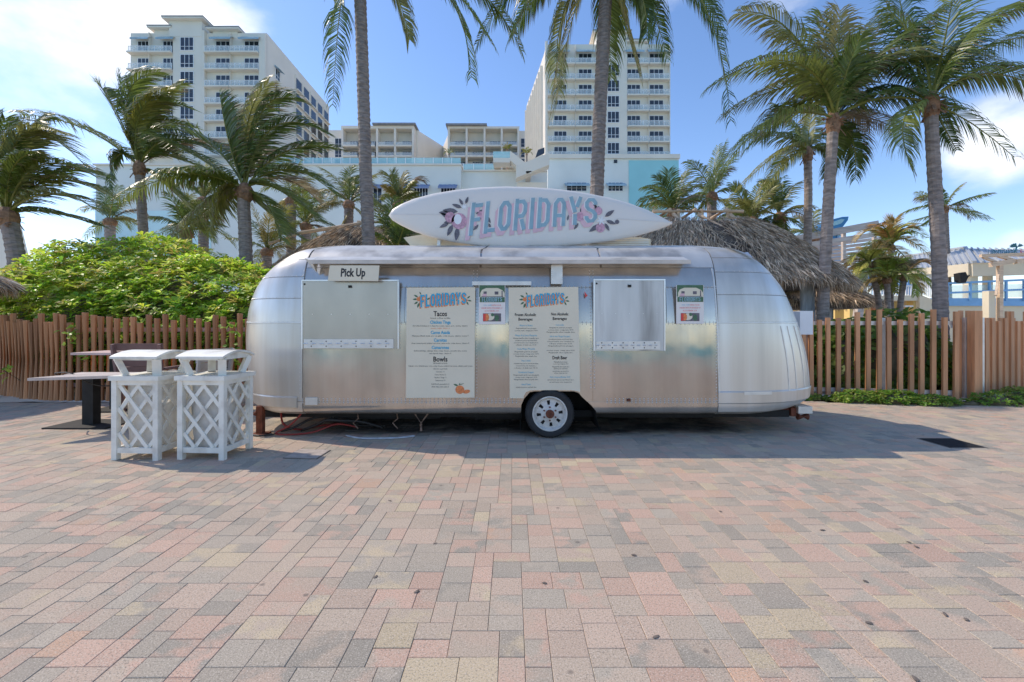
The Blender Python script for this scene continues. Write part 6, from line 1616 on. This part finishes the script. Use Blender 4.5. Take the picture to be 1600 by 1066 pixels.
    # lower palms behind the trailer and huts
    low = [('low palm with upright yellow-green fronds behind the slim trunk', 19.5, (545, 318), [((530, 285), (500, 262)), ((545, 280), (548, 262)), ((565, 288), (592, 272)), ((575, 312), (612, 335)), ((515, 318), (480, 345)), ((540, 345), (520, 375)), ((565, 335), (590, 365)), ((525, 300), (488, 300))], PALY, 11),
           ('low palm with a brown fibre base beside the dark trunk over the shrub', 20.0, (417, 392), [((400, 355), (372, 332)), ((420, 350), (425, 322)), ((440, 360), (466, 345)), ((450, 380), (490, 375)), ((392, 378), (352, 372)), ((408, 360), (392, 318)), ((435, 350), (452, 322))], PALY, 12),
           ('low silvery palm behind the shrub top, left of the dark trunk', 17.0, (292, 362), [((265, 345), (230, 340)), ((280, 330), (262, 302)), ((300, 330), (325, 310)), ((318, 350), (348, 352)), ((275, 355), (235, 372)), ((310, 340), (338, 328)), ((292, 330), (296, 305))], PALG, 13),
           ('fan of broad green fronds between the slim trunk and the surfboard tip', 14.5, (620, 392), [((600, 350), (585, 315)), ((615, 345), (612, 308)), ((632, 352), (645, 330)), ((642, 368), (662, 372)), ((595, 370), (575, 365)), ((625, 350), (632, 318)), ((606, 345), (598, 322))], PALG, 14),
           ('small thin palm sprouting in front of the blue awnings', 16.0, (622, 318), [((616, 295), (612, 266)), ((626, 295), (632, 270)), ((636, 305), (652, 300)), ((608, 305), (596, 312)), ((634, 298), (646, 285)), ((612, 300), (600, 290))], PALY, 15),
           ('low palm with drooping fronds behind the windblown crown', 20.5, (478, 352), [((455, 330), (425, 332)), ((475, 318), (470, 290)), ((500, 325), (528, 318)), ((505, 345), (540, 370)), ((455, 350), (430, 372)), ((490, 320), (505, 298))], PALG, 16),
           ('low palm against the pale podium wall, between the two windblown trunks', 22.0, (318, 312), [((295, 290), (268, 292)), ((312, 280), (308, 255)), ((335, 285), (362, 275)), ((340, 308), (372, 318)), ((300, 320), (275, 342)), ((330, 335), (345, 358)), ((322, 280), (330, 252))], PALG, 22),
           ('low palm against the podium wall at the right of the windblown crown', 22.0, (455, 312), [((432, 292), (408, 298)), ((450, 280), (446, 255)), ((472, 285), (500, 272)), ((478, 308), (510, 315)), ((438, 322), (418, 345)), ((468, 335), (485, 360)), ((460, 280), (470, 252))], PALY, 23),
           ('low palm over the left part of the shrub, in front of the podium corner', 22.0, (172, 345), [((152, 325), (125, 330)), ((166, 315), (160, 292)), ((188, 320), (212, 305)), ((195, 340), (225, 350)), ((155, 352), (132, 372)), ((176, 315), (186, 290))], PALG, 24),
           ('bushy palm just past the surfboard nose, in front of the turquoise wall', 16.0, (1052, 332), [((1048, 295), (1045, 266)), ((1030, 300), (1008, 292)), ((1070, 295), (1094, 278)), ((1082, 312), (1112, 318)), ((1032, 318), (1004, 322)), ((1060, 295), (1072, 268)), ((1040, 298), (1026, 275)), ((1075, 325), (1100, 345))], PALG, 17),
           ('palm whose thin blue-green fronds stand against the sky beside the turquoise wall', 18.0, (1112, 305), [((1095, 268), (1074, 252)), ((1115, 265), (1122, 228)), ((1130, 270), (1150, 240)), ((1140, 295), (1165, 300)), ((1095, 290), (1070, 300)), ((1120, 268), (1135, 222)), ((1135, 320), (1160, 340)), ((1100, 320), (1085, 345))], PALG, 18),
           ('dark dense low palm over the ridge of the big thatched hut', 15.0, (1175, 345), [((1160, 312), (1145, 288)), ((1180, 310), (1190, 284)), ((1200, 325), (1228, 315)), ((1150, 335), (1122, 345)), ((1200, 345), (1228, 362)), ((1165, 318), (1130, 312)), ((1188, 318), (1212, 292))], PALG, 19),
           ('dark palm with hanging skirt left of the thin palm trunk', 15.5, (1218, 338), [((1205, 305), (1192, 284)), ((1228, 302), (1252, 284)), ((1240, 325), (1272, 325)), ((1238, 345), (1262, 365)), ((1200, 340), (1178, 365)), ((1222, 360), (1225, 392)), ((1215, 305), (1222, 278)), ((1210, 360), (1202, 388))], PALG, 20),
           ('far dark palm tuft peeping between the two right-hand trunks', 20.0, (1270, 372), [((1250, 362), (1234, 365)), ((1265, 355), (1255, 345)), ((1285, 362), (1310, 368)), ((1255, 372), (1236, 380))], PALG, 21)]
    for (lab, Z, c, fr, pl, sd) in low:
        palm(lab, Z, [(c[0], 505), (c[0], c[1] + 25)], (15, 14), c, fr, 5, 1.6, sd, .6, (.2, 0, 0), pl, .6, 'palm', nl=46, name='low_palm', nuts=False, azr=(.3, 2.9), dead=1)
    # bushy short palms (three stems) in front of the yellow restaurant
    PALA = [(.34, .36, .06), (.44, .42, .10), (.50, .36, .14), (.26, .33, .06), (.52, .31, .14)]
    for (lab, Z, c, fr, sd, tr) in (('bushy christmas palm with the tallest yellow-green crown of its clump', 12.5, (1392, 385), [((1365, 358), (1335, 378)), ((1380, 352), (1358, 358)), ((1395, 350), (1398, 345)), ((1412, 358), (1448, 372)), ((1415, 372), (1455, 402)), ((1372, 375), (1342, 405)), ((1400, 360), (1425, 352)), ((1385, 390), (1370, 418)), ((1405, 392), (1430, 420))], 31, [(1393, 505), (1390, 440)]),
            ('bushy christmas palm leaning left, yellowest crown of its clump', 12.0, (1358, 412), [((1340, 395), (1328, 412)), ((1352, 388), (1345, 390)), ((1372, 395), (1388, 412)), ((1345, 412), (1332, 432)), ((1365, 395), (1378, 390)), ((1365, 420), (1375, 440))], 32, [(1376, 505), (1370, 450)]),
            ('christmas palm with the lowest bright green crown in front of the balcony', 11.6, (1386, 436), [((1362, 425), (1345, 442)), ((1378, 415), (1366, 415)), ((1392, 414), (1402, 410)), ((1408, 425), (1425, 442)), ((1375, 440), (1358, 455)), ((1395, 440), (1400, 458)), ((1370, 420), (1350, 425))], 33, [(1388, 505), (1387, 465)]),
            ('christmas palm with rusty brown fronds drooping beside the thick grey trunk', 11.9, (1412, 432), [((1428, 420), (1445, 432)), ((1420, 412), (1432, 408)), ((1430, 435), (1442, 458)), ((1400, 420), (1392, 430)), ((1408, 412), (1402, 405)), ((1425, 440), (1430, 462))], 34, [(1404, 505), (1408, 465)])):
        palm(lab, Z, tr, (9, 8), c, fr, 7, .8, sd, .42, (0, 0, 0), PALA, .35, 'palm', nl=44, name='christmas_palm', nuts=False, dead=1, wid=.032)
    # tiny potted palms on the hotel terrace
    for (px, py, Z, lab) in ((792, 240, 77, 'tiny palm on the hotel terrace above the stair'), (702, 247, 77, 'tiny yellowish palm on the terrace in front of the link block'), (823, 247, 79, 'tiny dry palm by the foot of the striped tower side')):
        palm(lab, Z, [(px, py + 12)], (3, 2.5), (px, py - 6), [((px - 5, py - 10), (px - 9, py - 5)), ((px + 5, py - 10), (px + 9, py - 5)), ((px, py - 12), (px + 1, py - 17)), ((px - 4, py - 12), (px - 7, py - 14)), ((px + 4, py - 12), (px + 7, py - 14))], 0, 1, 90 + px, 1.0, (0, 0, 0), PALY, .4, 'palm', nl=14, name='terrace_palm', nuts=False, wid=.14)
